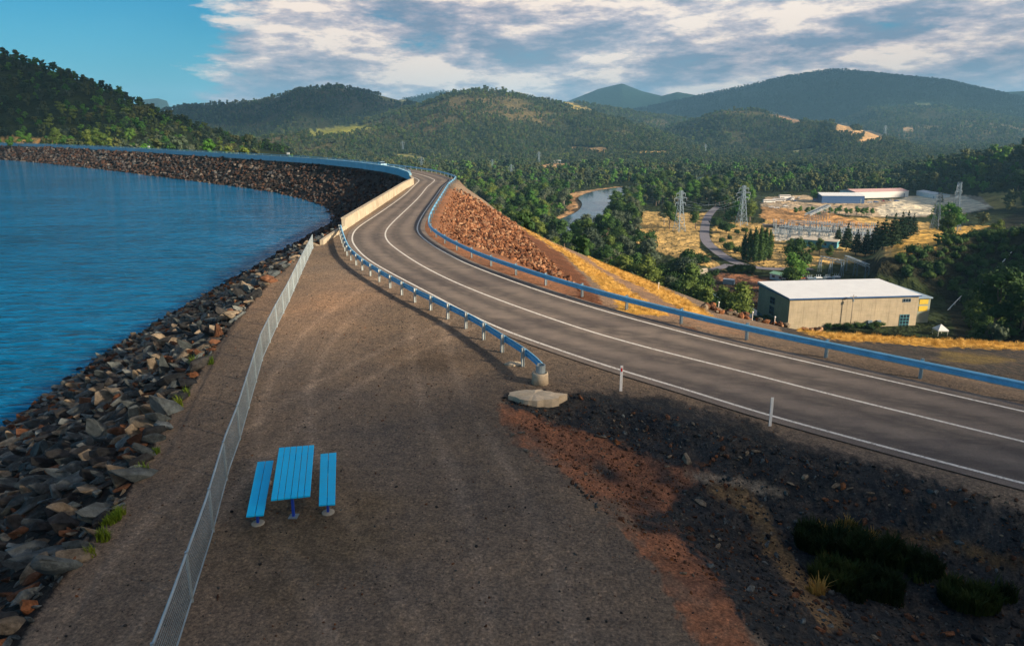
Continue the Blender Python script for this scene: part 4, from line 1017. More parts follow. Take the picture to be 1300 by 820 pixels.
for u, h, vb in [(14,11,183),(28,13,183),(38,11,182.5),(88,22,185),(96,18,185.5),(112,15,186),(124,17,187),(131,16,187.3),(140,14,188)]:
    x, y, _ = PR(u, vb, 505); z = TZ(x, y); plant('gumbright', x, y, z, h * 505 / FPX * 1.15, 'yellow-green tree in sunlight at the far end of the dam', 'tree', 'sunlit trees at the far abutment', 1.05)
# the nearer tree that overlaps the dark slope
def hit(u, v, r0=60, r1_=700):
    d = ray(u, v); q = math.hypot(d[0], d[1]); R_ = np.arange(r0, r1_, 1.5); X_ = d[0] / q * R_; Y_ = d[1] / q * R_; Zr = CAMH + d[2] / q * R_
    k = np.nonzero(terrain(X_, Y_) > Zr)[0]; i = k[0] if len(k) else len(R_) - 1
    return X_[i], Y_[i], TZ(X_[i], Y_[i])
for u, v, h, kd, lab in [(1262, 424, 68, 'gum', 'large tree with a sunlit top on the shaded slope behind the golden verge'), (1296, 422, 44, 'shade', 'dark tree behind the golden verge at the foot of the slope'), (1232, 416, 30, 'shade', 'dark scrubby tree between the powerhouse annex and the large tree')]:
    x, y, z = hit(u, v, 120); plant(kd, x, y, z, h * math.hypot(x, y) / FPX, lab, 'tree', None, 1.15)
for u, v, h in [(1040,412,8),(1052,413,9),(1062,413,8),(1074,414,9),(1092,413,9),(1104,414,8),(1115,413,9),(985,405,9),(972,404,8),(960,402,7),(1120,408,8)]:
    x, y, z = at_base(u, v + 3, -58); plant('bush', x, y, z, h / FPX * 245, 'dense bush in the planting along the powerhouse wall', 'bush', 'bushes along the powerhouse wall', 1.3)
for u, v in [(893,378),(903,382),(913,387),(922,392),(932,397),(941,402)]: plant_px('bush', u, v + 5, 13, 'dark bush in the hedge along the tailrace channel', 1.2, 'hedge along the channel', 'bush')
# clumps in the shaded hollow
def tussock(name, x, y, z, r_, h, n, mat, label, cat, group=None, seed=1):
    rr = np.random.default_rng(seed); a = rr.uniform(0, 6.28, n); q = r_ * np.sqrt(rr.random(n)); bx = q * np.cos(a); by = q * np.sin(a) * .8
    hh = h * rr.uniform(.35, 1.15, n) * (1 - .35 * (q / r_)) * (1 + .45 * np.sin(bx * 7 + seed) * np.cos(by * 8 - seed)); la = rr.uniform(0, 6.28, n); le = hh * rr.uniform(.2, .7, n); w = rr.uniform(.006, .016, n) * (1 + h)
    px, py = -np.sin(la) * w, np.cos(la) * w; g = -.05 - 0 * a
    P0 = np.stack([bx - px, by - py, g], 1); P1 = np.stack([bx + px, by + py, g], 1)
    M0 = np.stack([bx + np.cos(la) * le * .35 - px * .7, by + np.sin(la) * le * .35 - py * .7, hh * .65], 1); M1 = M0 + np.stack([px, py, 0 * px], 1) * 1.4
    T0 = np.stack([bx + np.cos(la) * le, by + np.sin(la) * le, hh], 1); T1 = T0 + np.stack([px, py, 0 * px], 1) * .15
    V = np.stack([P0, P1, M1, M0, T1, T0], 1).reshape(-1, 3); i = np.arange(n)[:, None] * 6
    F = np.vstack([i + np.array([[0, 1, 2, 3]]), i + np.array([[3, 2, 4, 5]])])
    o = np_mesh(name, V, F, mat); o.location = (x, y, z); return tag(o, label, cat, group)
def on_ground(u, v):
    c = G(u, v, 0)
    for _ in range(6): c = G(u, v, TZ(c[0], c[1]))
    return c[0], c[1], TZ(c[0], c[1])
M['gold'] = m_leaf('dry_grass', (.40, .24, .06, 1), (.58, .37, .10, 1), (.70, .48, .16, 1))
M['darkgrass'] = m_leaf('dark_tussock', (.010, .024, .007, 1), (.018, .036, .008, 1), (.05, .07, .014, 1))
for k, (u, v, r_, h, lab) in enumerate([(1040,690,.75,.75,'dark green tussock shrub at the sandy edge of the hollow'),(1085,700,.85,.8,'broad dark tussock shrub in the middle of the shaded clump'),(1130,705,.8,.7,'dark shrub at the road side of the shaded clump'),(1062,735,.8,.7,'low shaded shrub at the bottom of the clump'),(1170,720,.6,.5,'small dark shrub beyond the shaded clump'),(1165,680,.3,.6,'thin upright weed beside the shaded clump'),(1110,745,.8,.7,'dark shrub below the broad tussock shrub'),(1230,760,.8,.6,'dark shrub low in the shaded corner')]):
    x, y, z = on_ground(u, v); r_ *= .85; tussock('tussock_shrub', x, y, z, r_, h * .7, int(5200 * r_ * r_) + 300, M['darkgrass'], lab, 'shrub', None, 40 + k)
for k in range(16):
    u, v = RNG.uniform(1000, 1290), RNG.uniform(655, 770); x, y, z = on_ground(u, v); tussock('grass_tuft', x, y, z, RNG.uniform(.15, .32), RNG.uniform(.25, .45), 160, M['darkgrass'] if k % 3 else M['gold'], 'dark low grass tuft around the shaded shrub clump' if k % 3 else 'dry straw tuft around the shaded shrub clump', 'grass tuft', 'dark tufts in the hollow' if k % 3 else 'dry tufts in the hollow', 170 + k)
for k, (u, v, h, lab) in enumerate([(247,468,.55,'tall bright grass tuft at the top of the rock bank'),(266,462,.45,'yellow-green grass tuft closest to the mesh fence'),(235,503,.4,'thin green tuft between the rocks and the gravel'),(226,517,.4,'bushy yellow-green tuft at the rock edge'),
       (181,601,.38,'bright green weed below the bend of the rock edge'),(150,654,.3,'small weed beside a tan rock at the bank top'),(145,661,.3,'yellow-green weed at the edge of the gravel shelf'),(131,685,.35,'pair of thin green weeds near the lower rocks'),(196,575,.25,'tiny weed among the upper rocks'),(139,664,.22,'tiny yellow weed in the gravel shelf'),(112,706,.25,'faint weed low on the rock edge')]):
    x, y, z = on_ground(u, v); tussock('grass_tuft', x, y, z, .17, h, 110, M['grassg'], lab, 'grass tuft', None, 70 + k)
# golden grass on the strips
bl = []
for k in range(3):
    rr = np.random.default_rng(90 + k); n = 26; a = rr.uniform(0, 6.28, n); q = .22 * np.sqrt(rr.random(n)); hh = rr.uniform(.12, .38, n); w = .012
    bx, by = q * np.cos(a), q * np.sin(a); V = np.stack([np.stack([bx - w, by, 0 * a], 1), np.stack([bx + w, by, 0 * a], 1), np.stack([bx + rr.normal(0, .1, n), by + rr.normal(0, .1, n), hh], 1)], 1).reshape(-1, 3)
    bl.append(np_mesh('grass_blades', V, np.arange(3 * n).reshape(-1, 3), M['gold'], link=False))
x = RNG.uniform(-2, 45, 90000); y = RNG.uniform(28, 140, 90000); z = terrain(x, y); u, v = proj(x, y, z); k = np.zeros(len(x), bool)
for poly, col, rag in NEAR_SOILS:
    if col is GOLD: k |= inside(u + fbm(x, y, 2) * 3, v + fbm(x + 9, y, 2) * 2, poly)
k &= inside(x, y, POLY_BEY); x, y, z = x[k][:8000], y[k][:8000], z[k][:8000]; n = len(x)
scatter('dry_grass', bl, np.stack([x, y, z], 1), RNG.uniform(.3, .75, (n, 1)) * np.ones((1, 3)), np.stack([0 * x, 0 * x, RNG.uniform(0, 6.28, n)], 1), 'golden dry grass in strips on the valley side of the dam road', 'grass')

# woodland over the valley and hills
allR = np.r_[r1, r2[1:], r3[1:]]
AZG = np.radians(np.linspace(-46, 46, 1400))
HZv = []
for rr0 in np.array_split(allR, 12):
    A, Rr = np.meshgrid(AZG, rr0); HZv.append(terrain((Rr * np.sin(A)).ravel(), (Rr * np.cos(A)).ravel()).reshape(A.shape))
HZv = np.vstack(HZv); EL = np.maximum.accumulate((HZv - CAMH) / allR[:, None], 0)
CLEAR = [poly for poly, col, rag in FAR_SOILS_AND_SUN if col[0] > .023] + [[(810,325),(905,328),(930,352),(905,352),(830,347)], [(812,262),(905,262),(905,338),(870,332),(812,322)], [(885,262),(912,262),(926,287),(968,287),(968,348),(880,348)], [(955,245),(1272,245),(1280,284),(955,292)], [(1000,318),(1120,330),(1130,350),(985,348)]] + [[(690,310),(696,290),(704,280),(722,268),(736,262),(726,250),(750,240),(800,232),(815,240),(800,258),(775,272),(766,296),(724,312)],
    [(868,232),(875,225),(908,223),(912,232),(895,238)], [(905,270),(895,268),(888,292),(889,310),(905,325),(940,345),(1035,348),(1035,336),(960,334),(915,318),(902,306),(900,290)],
    [(880,342),(1010,345),(1012,420),(1240,430),(1215,372),(1170,352),(1060,340),(990,338)], [(840,342),(905,336),(905,354),(840,356)]]
def wood_points(n, R0, R1, power):
    a = RNG.uniform(-.80, .80, n); q = RNG.random(n)
    R = (R0 ** power + q * (R1 ** power - R0 ** power)) ** (1 / power) if power else R0 * (R1 / R0) ** q
    x = R * np.sin(a); y = R * np.cos(a); z = terrain(x, y)
    ci = np.clip(((a - AZG[0]) / (AZG[1] - AZG[0])).astype(int), 0, len(AZG) - 1); ri = np.clip(np.searchsorted(allR, R - 12) - 1, 0, len(allR) - 1)
    ok = (z + 11 - CAMH) / R > EL[ri, ci]
    ok &= (z > VF - 4)
    u, v = proj(x, y, z)
    for poly in CLEAR: ok &= ~inside(u, v, poly)
    ok &= ~inside(x, y, POLY_LAKE)
    ok &= ~((u > 935) & (u < 1232) & (v > 338) & (R < 280)); ok &= ~((u > 325) & (u < 575) & (R < 700))
    fill = ~inside(x, y, POLY_OUT) & (R < 620); ok &= ~fill
    return x[ok], y[ok], z[ok], R[ok], u[ok], v[ok]
x, y, z, R, u, v = wood_points(26000, 175, 1300, 2)
dens = fbm(x / 60, y / 60, 2); k = thin_out(x, y, np.clip(6.5 + R * .0015 - dens * 2, 4.5, 10)); x, y, z, R, u, v = x[k], y[k], z[k], R[k], u[k], v[k]
if taken:
    tk = np.array(taken); ok = np.ones(len(x), bool)
    for tx_, ty_, tr_ in tk: ok &= np.hypot(x - tx_, y - ty_) > max(3.5, tr_)
    x, y, z, R, u, v = x[ok], y[ok], z[ok], R[ok], u[ok], v[ok]
slope = inside(u, v, [(1085,330),(1130,322),(1180,318),(1230,296),(1262,280),(1300,262),(1420,230),(1420,450),(1215,432),(1200,380),(1160,352),(1100,345)])
# lower brush on the steep fill just under the lip
hgt = np.clip(RNG.normal(13.5, 2.8, len(x)), 7, 20); hgt = np.where(slope, hgt * .55, hgt); hgt = np.where(z > VF + 8, np.where(R < 420, hgt * .6, hgt), hgt)
hgt = np.where((u < 420) & (R > 430), hgt * .68, hgt)
vis = (u > -20) & (u < 1320) & ~((R < 420) & (z > VF + 6) & ~slope)
ordr = np.argsort(np.where(vis, R / hgt, 1e9))[:262]; ind = np.zeros(len(x), bool); ind[ordr] = True
for i in np.nonzero(ind)[0]:
    if slope[i]: kd = ['bush', 'shade', 'shade', 'gum'][RNG.integers(4)]; lab = {'bush': 'dark bush on the shaded slope right of the powerhouse', 'shade': 'dark scrubby tree on the shaded slope right of the powerhouse', 'gum': 'small gum tree on the shaded slope right of the powerhouse'}[kd]; g = 'scrub of the shaded slope, ' + kd
    else:
        kd = ['gum', 'gum', 'gumbright', 'gumgrey', 'shade'][RNG.choice(5, p=[.30, .16, .20, .20, .14])]; side = 'between the dam and the river' if u[i] < 745 and v[i] < 330 else ('below the dam fill before the dry field' if u[i] < 900 else 'on the valley floor beyond the powerhouse')
        lab = {'gum': 'mid green gum tree ', 'gumbright': 'light green leafy tree ', 'gumgrey': 'grey-green pale-trunked gum tree ', 'shade': 'dark green leafy tree '}[kd] + side; g = 'woodland trees, ' + kd + ', ' + side
    h = hgt[i] * (.45 if kd == 'bush' else 1)
    plant(kd, x[i], y[i], z[i], h, lab, 'bush' if kd == 'bush' else 'tree', g, RNG.uniform(.95, 1.25))
def forest_tree(seed, mat, H=12.0, n=8, per=8, leaf=.8):
    rr = np.random.default_rng(seed); lob = [((rr.uniform(-2.6, 2.6), rr.uniform(-2.6, 2.6), H * rr.uniform(.45, .84)), (rr.uniform(1.5, 2.4), rr.uniform(1.5, 2.4), rr.uniform(1.1, 1.7))) for _ in range(n)] + [((0, 0, H * .35), (1.8, 1.8, 3.2))]; V, F = leaves(rr, lob, per, leaf, .78); return np_mesh('forest_tree', V, F, mat, link=False)
fv = [forest_tree(300 + k, m) for k, m in enumerate([M['forest'], M['forest'], M['forest'], M['euc'], M['eucgrey'], M['eucbright']])]
def cloud(name, vars_, x, y, z, sc, label):
    n = len(x); s = sc[:, None] * RNG.uniform(.7, 1.25, (n, 1)) * np.stack([np.ones(n), np.ones(n), RNG.uniform(.8, 1.2, n)], 1)
    return scatter(name, vars_, np.stack([x, y, z - .8], 1), s, np.stack([0 * x, 0 * x, RNG.uniform(0, 6.28, n)], 1), label, 'forest')
m = ~ind & ~slope; cloud('valley_forest', fv, x[m], y[m], z[m], hgt[m] / 13, 'dense mixed green woodland spreading over the valley floor')
m = ~ind & slope
bv2 = [np_mesh('brush_shape', *leaves(np.random.default_rng(400 + k), [((0, 0, 1.6), (2.4, 2.2, 1.9)), ((1.6, .8, 1.2), (1.6, 1.6, 1.4)), ((-1.3, -1, 1.1), (1.5, 1.7, 1.3))], 12, .5, .75), M['bush'], link=False) for k in range(3)]
xs, ys, zs, Rs, us, vs_ = wood_points(9000, 170, 420, 2); k = inside(us, vs_, [(1085,330),(1130,322),(1180,318),(1230,296),(1262,280),(1300,262),(1420,230),(1420,450),(1215,432),(1200,380),(1160,352),(1100,345)]); xs, ys, zs = xs[k], ys[k], zs[k]
k = thin_out(xs, ys, np.full(len(xs), 3.0)); xs, ys, zs = xs[k], ys[k], zs[k]
o = cloud('scrub', bv2, xs, ys, zs, np.full(len(xs), 1.0), 'low dark scrub covering the shaded slope right of the powerhouse'); o['category'] = 'scrub'
x, y, z, R, u, v = wood_points(NFOREST, 1300, 9000, 0)
sp = np.clip(R * .0028, 5.0, 40) * np.where(R > 4300, .95, 1); k = thin_out(x, y, sp * .8); x, y, z, R, sp = x[k], y[k], z[k], R[k], sp[k]
gap = fbm(x / 55 + 9, y / 55, 3) + .5 * fbm(x / 240, y / 240, 4); k = (RNG.random(len(x)) > np.clip(gap * 2.6, 0, .88)) & (R < 7300); x, y, z, R, sp = x[k], y[k], z[k], R[k], sp[k]
left = (x < -.28 * y) & (R < 1300)
mt = R > 4300
cloud('hill_forest', fv[:5], x[~mt], y[~mt], z[~mt], np.minimum(sp[~mt] / 6.8, .5 + R[~mt] * .0002) * RNG.uniform(.6, 1.3, (~mt).sum()), 'unbroken gum forest covering the nearer hills')
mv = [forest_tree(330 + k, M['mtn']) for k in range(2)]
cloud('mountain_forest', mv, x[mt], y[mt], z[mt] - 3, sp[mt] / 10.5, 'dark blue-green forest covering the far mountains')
REARS = REAR; cloud('hillside_forest', fv[:3], REARS[:, 0], REARS[:, 1], REARS[:, 2], np.full(len(REARS), .9), 'wooded crest of the hill behind the viewpoint')

# ------------------------------------------------------------------ powerhouse
A = Vector(G(1000, 413, -58.5)); ang = math.radians(6.0); ax = Vector((math.cos(ang), math.sin(ang), 0)); ay = Vector((-math.sin(ang), math.cos(ang), 0)); zb = TZ(A.x, A.y) - .3; A.z = zb
def topz(u, v, p): return PR(u, v, math.hypot(p.x, p.y))[2]
ztop = topz(1000, 378, A) - zb
Bq = G(1167, 406, -58.5); LEN = 0; t_ = 1.0
while proj(*(A + ax * LEN + Vector((0, 0, ztop))))[0] < 1167: LEN += .25
W_ = 1.0
while proj(*(A + ay * W_ + Vector((0, 0, ztop))))[0] > 963.5 and W_ < 40: W_ += .25
W_ = min(W_, 24)
def m_panelwall():
    t = NT('stained_wall_panels'); p = t.obj()
    br = t.n('ShaderNodeTexBrick'); br.inputs['Scale'].default_value = 1.0; br.offset = 0; br.inputs['Mortar Size'].default_value = .02; br.inputs['Brick Width'].default_value = 2.4; br.inputs['Row Height'].default_value = .62
    sp = t.n('ShaderNodeSeparateXYZ'); t.set(sp.inputs[0], p); cb = t.n('ShaderNodeCombineXYZ'); t.set(cb.inputs[0], t.math('ADD', sp.outputs[0], sp.outputs[1])); t.set(cb.inputs[1], sp.outputs[2]); t.set(br.inputs['Vector'], cb)
    br.inputs['Color1'].default_value = (.44, .39, .29, 1); br.inputs['Color2'].default_value = (.48, .42, .32, 1); br.inputs['Mortar'].default_value = (.34, .30, .23, 1)
    mp = t.n('ShaderNodeMapping'); t.set(mp.inputs['Vector'], p); mp.inputs['Scale'].default_value = (1.2, 1.2, .12); n = t.noise(1.4, 5, .7, mp.outputs[0]); n2 = t.noise(.25, 4, .6, p)
    c = t.mix(1, br.outputs[0], t.ramp(n, [(.30, (.82, .80, .77, 1)), (.5, (1.03, 1.02, 1, 1))]), 'MULTIPLY'); c = t.mix(1, c, t.ramp(n2, [(.3, (.85, .85, .84, 1)), (.7, (1.12, 1.1, 1.05, 1))]), 'MULTIPLY')
    t.bsdf(c, .9, 0, .2); return t.m
M['phwall'] = m_panelwall(); M['roofw'] = m_plain('pale_metal_roof', (.70, .74, .76), .45, 0, .08, .3); M['roofb'] = m_plain('blue_grey_roof', (.28, .40, .50), .4, .2, .1, .4)
M['teal'] = m_plain('teal_sheet', (.10, .34, .42), .5); M['yellow'] = m_plain('yellow_panel', (.70, .50, .06), .5); M['greenroof'] = m_plain('green_roof', (.20, .42, .28), .5); M['wallblue'] = m_plain('blue_sheet_wall', (.05, .12, .28), .5)
M['pinkroof'] = m_plain('pinkish_roof', (.60, .38, .36), .6); M['cream'] = m_plain('cream_wall', (.50, .46, .38), .8); M['equip'] = m_plain('equipment_steel', (.20, .28, .36), .5, .3); M['porcelain'] = m_plain('porcelain', (.42, .50, .55), .3); M['orange'] = m_plain('orange_paint', (.75, .22, .03), .5); M['redp'] = m_plain('red_paint', (.5, .04, .03), .4)
ph = tag(empty('powerhouse', A, ang), 'long tan concrete powerhouse with a flat white roof below the dam', 'building')
H = ztop
def lbox(c, d): return MB().box(c, d)
part(lbox((LEN / 2, W_ / 2, H / 2 - .5), (LEN, W_, H)), 'wall', M['phwall'], ph, world=False)
rf = MB(); rz0 = H - .495
rf.raw([(-.5, -.5, rz0), (LEN + .5, -.5, rz0), (LEN + .5, W_ + .5, rz0), (-.5, W_ + .5, rz0), (-.5, -.5, rz0 + .45), (LEN + .5, -.5, rz0 + .45), (LEN + .5, W_ + .5, rz0 + 1.1), (-.5, W_ + .5, rz0 + 1.1)], [(3, 2, 1, 0), (4, 5, 6, 7), (0, 1, 5, 4), (1, 2, 6, 5), (2, 3, 7, 6), (3, 0, 4, 7)])
roof = part(rf, 'roof', M['roofw'], ph, world=False)
tr = MB(); tr.box((LEN / 2, -.53, rz0 + .12), (LEN + 1.1, .06, .5)); tr.box((-.53, W_ / 2, rz0 + .14), (.06, W_ + 1, .5)); tr.build('gutter', M['wallblue'], roof)
def window(cx, cz, w, h, side, nx, nz, nm='window'):
    """side: 'front' on y = 0, 'end' on x = 0"""
    g = MB(); f = MB()
    if side == 'front':
        g.box((cx, -.03, cz), (w, .08, h))
        for i in range(nx + 1): f.box((cx - w / 2 + w * i / nx, -.09, cz), (.14, .06, h))
        for i in range(nz + 1): f.box((cx, -.085, cz - h / 2 + h * i / nz), (w, .05, .13))
    else:
        g.box((-.03, cx, cz), (.08, w, h))
        for i in range(nx + 1): f.box((-.09, cx - w / 2 + w * i / nx, cz), (.06, .14, h))
        for i in range(nz + 1): f.box((-.085, cx, cz - h / 2 + h * i / nz), (.05, w, .13))
    a = g.build(nm, M['glass'], ph); f.build('frame', M['equip'], a); return a
window(W_ * .52, H * .66, 3.6, 2.6, 'end', 2, 2); window(W_ * .52, H * .34, 3.6, 3.2, 'end', 2, 2)
window(LEN * .905, H - 2.0, 3.0, 1.2, 'front', 3, 1)
dr = lbox((LEN * .905, -.05, 2.1), (3.6, .1, 5.0)).build('door', M['glass'], ph); f = MB()
for i in range(4): f.box((LEN * .905 - 1.8 + i * 1.2, -.12, 2.1), (.12, .05, 5.0))
for i in range(5): f.box((LEN * .905, -.115, -.3 + i * 1.2), (3.6, .04, .12))
f.build('frame', M['teal'], dr)
mb = MB()
for i in range(1, 9): mb.box((LEN * i / 9, -.012, H / 2 - .6), (.08, .03, H - .2))
mb.build('pilaster', M['phwall'], ph)
part(lbox((LEN * .66, -.35, 1.2), (9, .5, .35)), 'service_pipe', M['teal'], ph, world=False)
for cx in (LEN * .63, LEN * .70): part(lbox((cx, -.4, 2.2), (1.6, .6, 1.2)), 'service_box', M['equip'], ph, world=False)
AN = 7.0
M['annex'] = m_plain('grey_green_render', (.30, .34, .28), .85, 0, .15, .6)
part(lbox((LEN + .02 + AN / 2, W_ / 2 + 2.5, H / 2 - 1.3), (AN, W_ - 1, H - 1.9)), 'annex_wall', M['annex'], ph, world=False)
part(lbox((LEN + .3 + AN / 2, W_ / 2 + 2.5, H - 2.03), (AN + .2, W_ + .2, .45)), 'annex_roof', M['roofb'], ph, world=False)
for i, (dx, dz) in enumerate([(4.4, 4.6), (4.4, 2.0)]): lbox((LEN + dx, 2.94, H - 9.6 + dz + 1.5), (3.4, .12, 1.9)).build('yellow_panel', M['yellow'], ph)
for i, dz in enumerate([6.3, 3.6, 1.0]): lbox((LEN + 1.5, 2.94, H - 9.8 + dz + 1.0), (1.5, .12, 1.7)).build('annex_window', M['glass'], ph)
c = G(1042, 378, -50)
def simple_building(name, label, A, B, depth, h, wall, roof, pitch=.6, cat='building', wins=0, door=True, over=.4):
    """A, B the two near base corners in world coordinates"""
    A = Vector(A); B = Vector(B); L = (B - A).length; an = math.atan2(B.y - A.y, B.x - A.x)
    r = tag(empty(name, (A.x, A.y, TZ(A.x, A.y) - .2), an), label, cat)
    lbox((L / 2, depth / 2, h / 2 - .2), (L, depth, h)).build('wall', wall, r)
    z = h - .195; m = MB(); m.raw([(-over, -over, z), (L + over, -over, z), (L + over, depth + over, z), (-over, depth + over, z), (-over, depth / 2, z + pitch), (L + over, depth / 2, z + pitch)], [(3, 2, 1, 0), (0, 1, 5, 4), (2, 3, 4, 5), (1, 2, 5), (3, 0, 4)])
    m.build('roof', roof, r)
    for i in range(wins):
        cx = L * (i + .5) / wins; a = lbox((cx, -.02, h * .55), (min(1.6, L / wins * .6), .08, h * .32)).build('window', M['glass'], r)
    if door: lbox((L * .92, -.03, h * .3), (min(1.2, L * .08 + .4), .09, h * .6)).build('door', M['equip'], r)
    return r
V3 = lambda u, v: Vector(at_base(u, v))
simple_building('shed', 'small white hut with a pale green roof behind the powerhouse', V3(977, 354), V3(1004, 360), 5.5, 3.2, M['white'], M['greenroof'], .8, 'hut', 3)
simple_building('control_building', 'long low teal walled building with a pale roof in front of the switchyard', V3(1003, 311), V3(1062, 316), 9, 4.6, M['teal'], M['cream'], .9, 'building', 6)
simple_building('industrial_shed', 'large blue walled industrial shed with a white roof', V3(1043, 258), V3(1097, 258.5), 26, 7.5, M['wallblue'], M['roofw'], 2.2, 'shed', 0)
simple_building('industrial_shed', 'long white shed with a pinkish roof beyond the blue shed', V3(1085, 252), V3(1153, 250), 24, 7, M['white'], M['pinkroof'], 2.0, 'shed', 0)
simple_building('industrial_shed', 'small pale shed at the edge of the white concrete yard', V3(1163, 248), V3(1188, 247), 14, 5, M['roofw'], M['roofb'], 1.2, 'shed', 0)
simple_building('storage_tank_house', 'small blue and white container on the brown bank by the channel', V3(917.5, 360.5), V3(931.5, 362), 2.6, 2.7, M['roofb'], M['roofw'], .1, 'container', 0, True, .05)
for (u1, v1, u2, v2), lab, w_, rf_ in [((676, 204, 688, 204), 'low tan farmhouse in the left sandy clearing of the far woods', M['cream'], M['pinkroof']), ((700, 207, 712, 207), 'pale farmhouse in the middle clearing of the far woods', M['white'], M['roofw']), ((738, 207, 748, 206.5), 'small pale farmhouse at the right of the far clearings', M['cream'], M['roofw'])]:
    if u1 < 100: a = PR(u1, v1, 470); b = PR(u2, v2, 470); a = Vector((a[0], a[1], 0)); b = Vector((b[0], b[1], 0))
    else: a = V3(u1, v1); b = V3(u2, v2)
    simple_building('farmhouse' if u1 > 100 else 'hut', lab, a, b, 9 if u1 > 100 else 3, 4 if u1 > 100 else 2.2, w_, rf_, 2, 'house', 3)
# bridge
a = V3(846, 352); b = V3(902, 348); d = (b - a); L = d.length; br = tag(empty('road_bridge', (a.x, a.y, VF + .4), math.atan2(d.y, d.x)), 'short flat concrete road bridge crossing the channel among the trees', 'bridge')
lbox((L / 2, 0, .9), (L, 6.2, .7)).build('deck', M['concrete'], br)
for s_ in (-1, 1): lbox((L / 2, s_ * 2.98, 1.66), (L, .22, .8)).build('parapet', M['concrete'], br)
for f_ in (.3, .7): lbox((L * f_, 0, -.6), (.9, 5, 2.3)).build('pier', M['concrete'], br)
# ------------------------------------------------------------------ lattice towers
def tower_mb(H=26.0, wb=5.6, wt=1.5):
    m = MB(); n = 8; lv = []
    for k in range(n + 1):
        f = k / n; zz = H * (1 - (1 - f) ** 1.25) * .98; w = wb + (wt - wb) * min(1, f / .72) ** .8; lv.append((zz, w / 2))
    C4 = [(-1, -1), (1, -1), (1, 1), (-1, 1)]
    for k in range(n):
        z0, w0 = lv[k]; z1, w1 = lv[k + 1]
        for i in range(4):
            a, b = C4[i], C4[(i + 1) % 4]
            m.bar((a[0] * w0, a[1] * w0, z0), (a[0] * w1, a[1] * w1, z1), .22)
            m.bar((a[0] * w0, a[1] * w0, z0), (b[0] * w1, b[1] * w1, z1), .11); m.bar((b[0] * w0, b[1] * w0, z0), (a[0] * w1, a[1] * w1, z1), .11)
            m.bar((a[0] * w1, a[1] * w1, z1), (b[0] * w1, b[1] * w1, z1), .11)
    return m
def arm_mb(z, L):
    m = MB()
    for s in (-1, 1):
        for yy in (-.7, .7):
            m.bar((s * .7, yy, z), (s * L, 0, z + .3), .13); m.bar((s * .7, yy, z + 1.3), (s * L, 0, z + .3), .10)
        m.bar((s * L * .5, -.35, z + .15), (s * L * .5, .35, z + .15), .08)
    return m
def ins_mb(z, L):
    m = MB()
    for s in (-1, 1): m.lathe((s * L, 0, z - 1.6), [(.03, 0), (.16, .2), (.06, .4), (.16, .6), (.06, .8), (.16, 1.0), (.06, 1.2), (.16, 1.4), (.03, 1.9)], 6)
    return m
tw0 = None; TWP = {}
def lattice(u, v, r, h, rz, label):
    global tw0
    if r is None: x, y, z = at_base(u, v)
    else: x, y, _ = PR(u, v, r); z = TZ(x, y)
    if tw0 is None:
        tw0 = empty('lattice_tower'); tower_mb().build('tower_body', M['equip'], tw0)
        for zz, L in ((17.5, 4.2), (20.6, 5.0), (23.4, 3.6)):
            a = arm_mb(zz, L).build('crossarm', M['equip'], tw0); ins_mb(zz, L).build('insulator', M['porcelain'], a)
        t = tw0
    else: t = copy_tree(tw0)
    t.location = (x, y, z - .2); t.rotation_euler = (0, 0, rz); s = h / 26; t.scale = (s, s, s)
    tag(t, label, 'pylon', 'steel pylons across the valley'); return t
def hpx(u, v, px, r=None):
    x, y, z = at_base(u, v) if r is None else (*PR(u, v, r)[:2], 0); dep = y * math.cos(PITCH) + (CAMH - (z or VF)) * math.sin(PITCH); return px * dep / FPX / .975
T1 = lattice(862, 293.5, None, hpx(862, 293, 51), .5, 'steel lattice pylon standing in the dry field by the leafy tree')
T2 = lattice(941, 286, None, hpx(941, 286, 50), .3, 'steel lattice pylon behind the road bend left of the buses')
T3 = lattice(1210, 292, None, hpx(1210, 292, 60), .7, 'tall steel lattice pylon in front of the white concrete yard')
T4 = lattice(1187, 291, None, hpx(1187, 291, 46), .7, 'slimmer pylon just left of the tall one at the white yard')
for u, v, r, h, lab in [(535, 208, 1150, 27, 'distant pylon above the bend of the dam road'), (511.5, 192, 1700, 27, 'faint distant pylon left of the one above the road bend'), (684, 208, 1400, 27, 'distant pylon beside the left sandy clearing'), (625, 216, 1150, 22, 'thin pylon among the trees above the rock face'),
                   (649, 225, 950, 24, 'pylon among the trees left of the river'), (895, 200, 1900, 24, 'small distant pylon in the woods beyond the river'), (1123, 172, 2300, 36, 'tiny pylon on the hill beside the bald patch')]:
    lattice(u, v, r, h, .3, lab)
def wire(a, b, sag, label):
    a = Vector(a); b = Vector(b); pts = [a.lerp(b, t) - Vector((0, 0, 4 * sag * t * (1 - t))) - a for t in np.linspace(0, 1, 14)]
    o = MB().tube(pts, .045, 4).build('power_line', M['equip']); o.location = a; tag(o, label, 'cable', 'wires between the pylons')
bpy.context.view_layer.update()
def tipz(t, s, z, L): return t.matrix_world @ Vector((s * L, 0, z - 1.5))
for ta, tb, lab in ((T1, T2, 'thin wire strung from the field pylon to the pylon at the road bend'), (T2, T3, 'thin wire strung across the switchyard to the tall pylon'), (T1, bpy.data.objects.get('lattice_tower.008'), 'thin wire strung from the field pylon over the river trees')):
    if tb is None: continue
    for zz, L in ((17.5, 4.2), (20.6, 5.0)):
        for s_ in (-1, 1): wire(tipz(ta, s_, zz, L), tipz(tb, s_, zz, L), 5, lab)
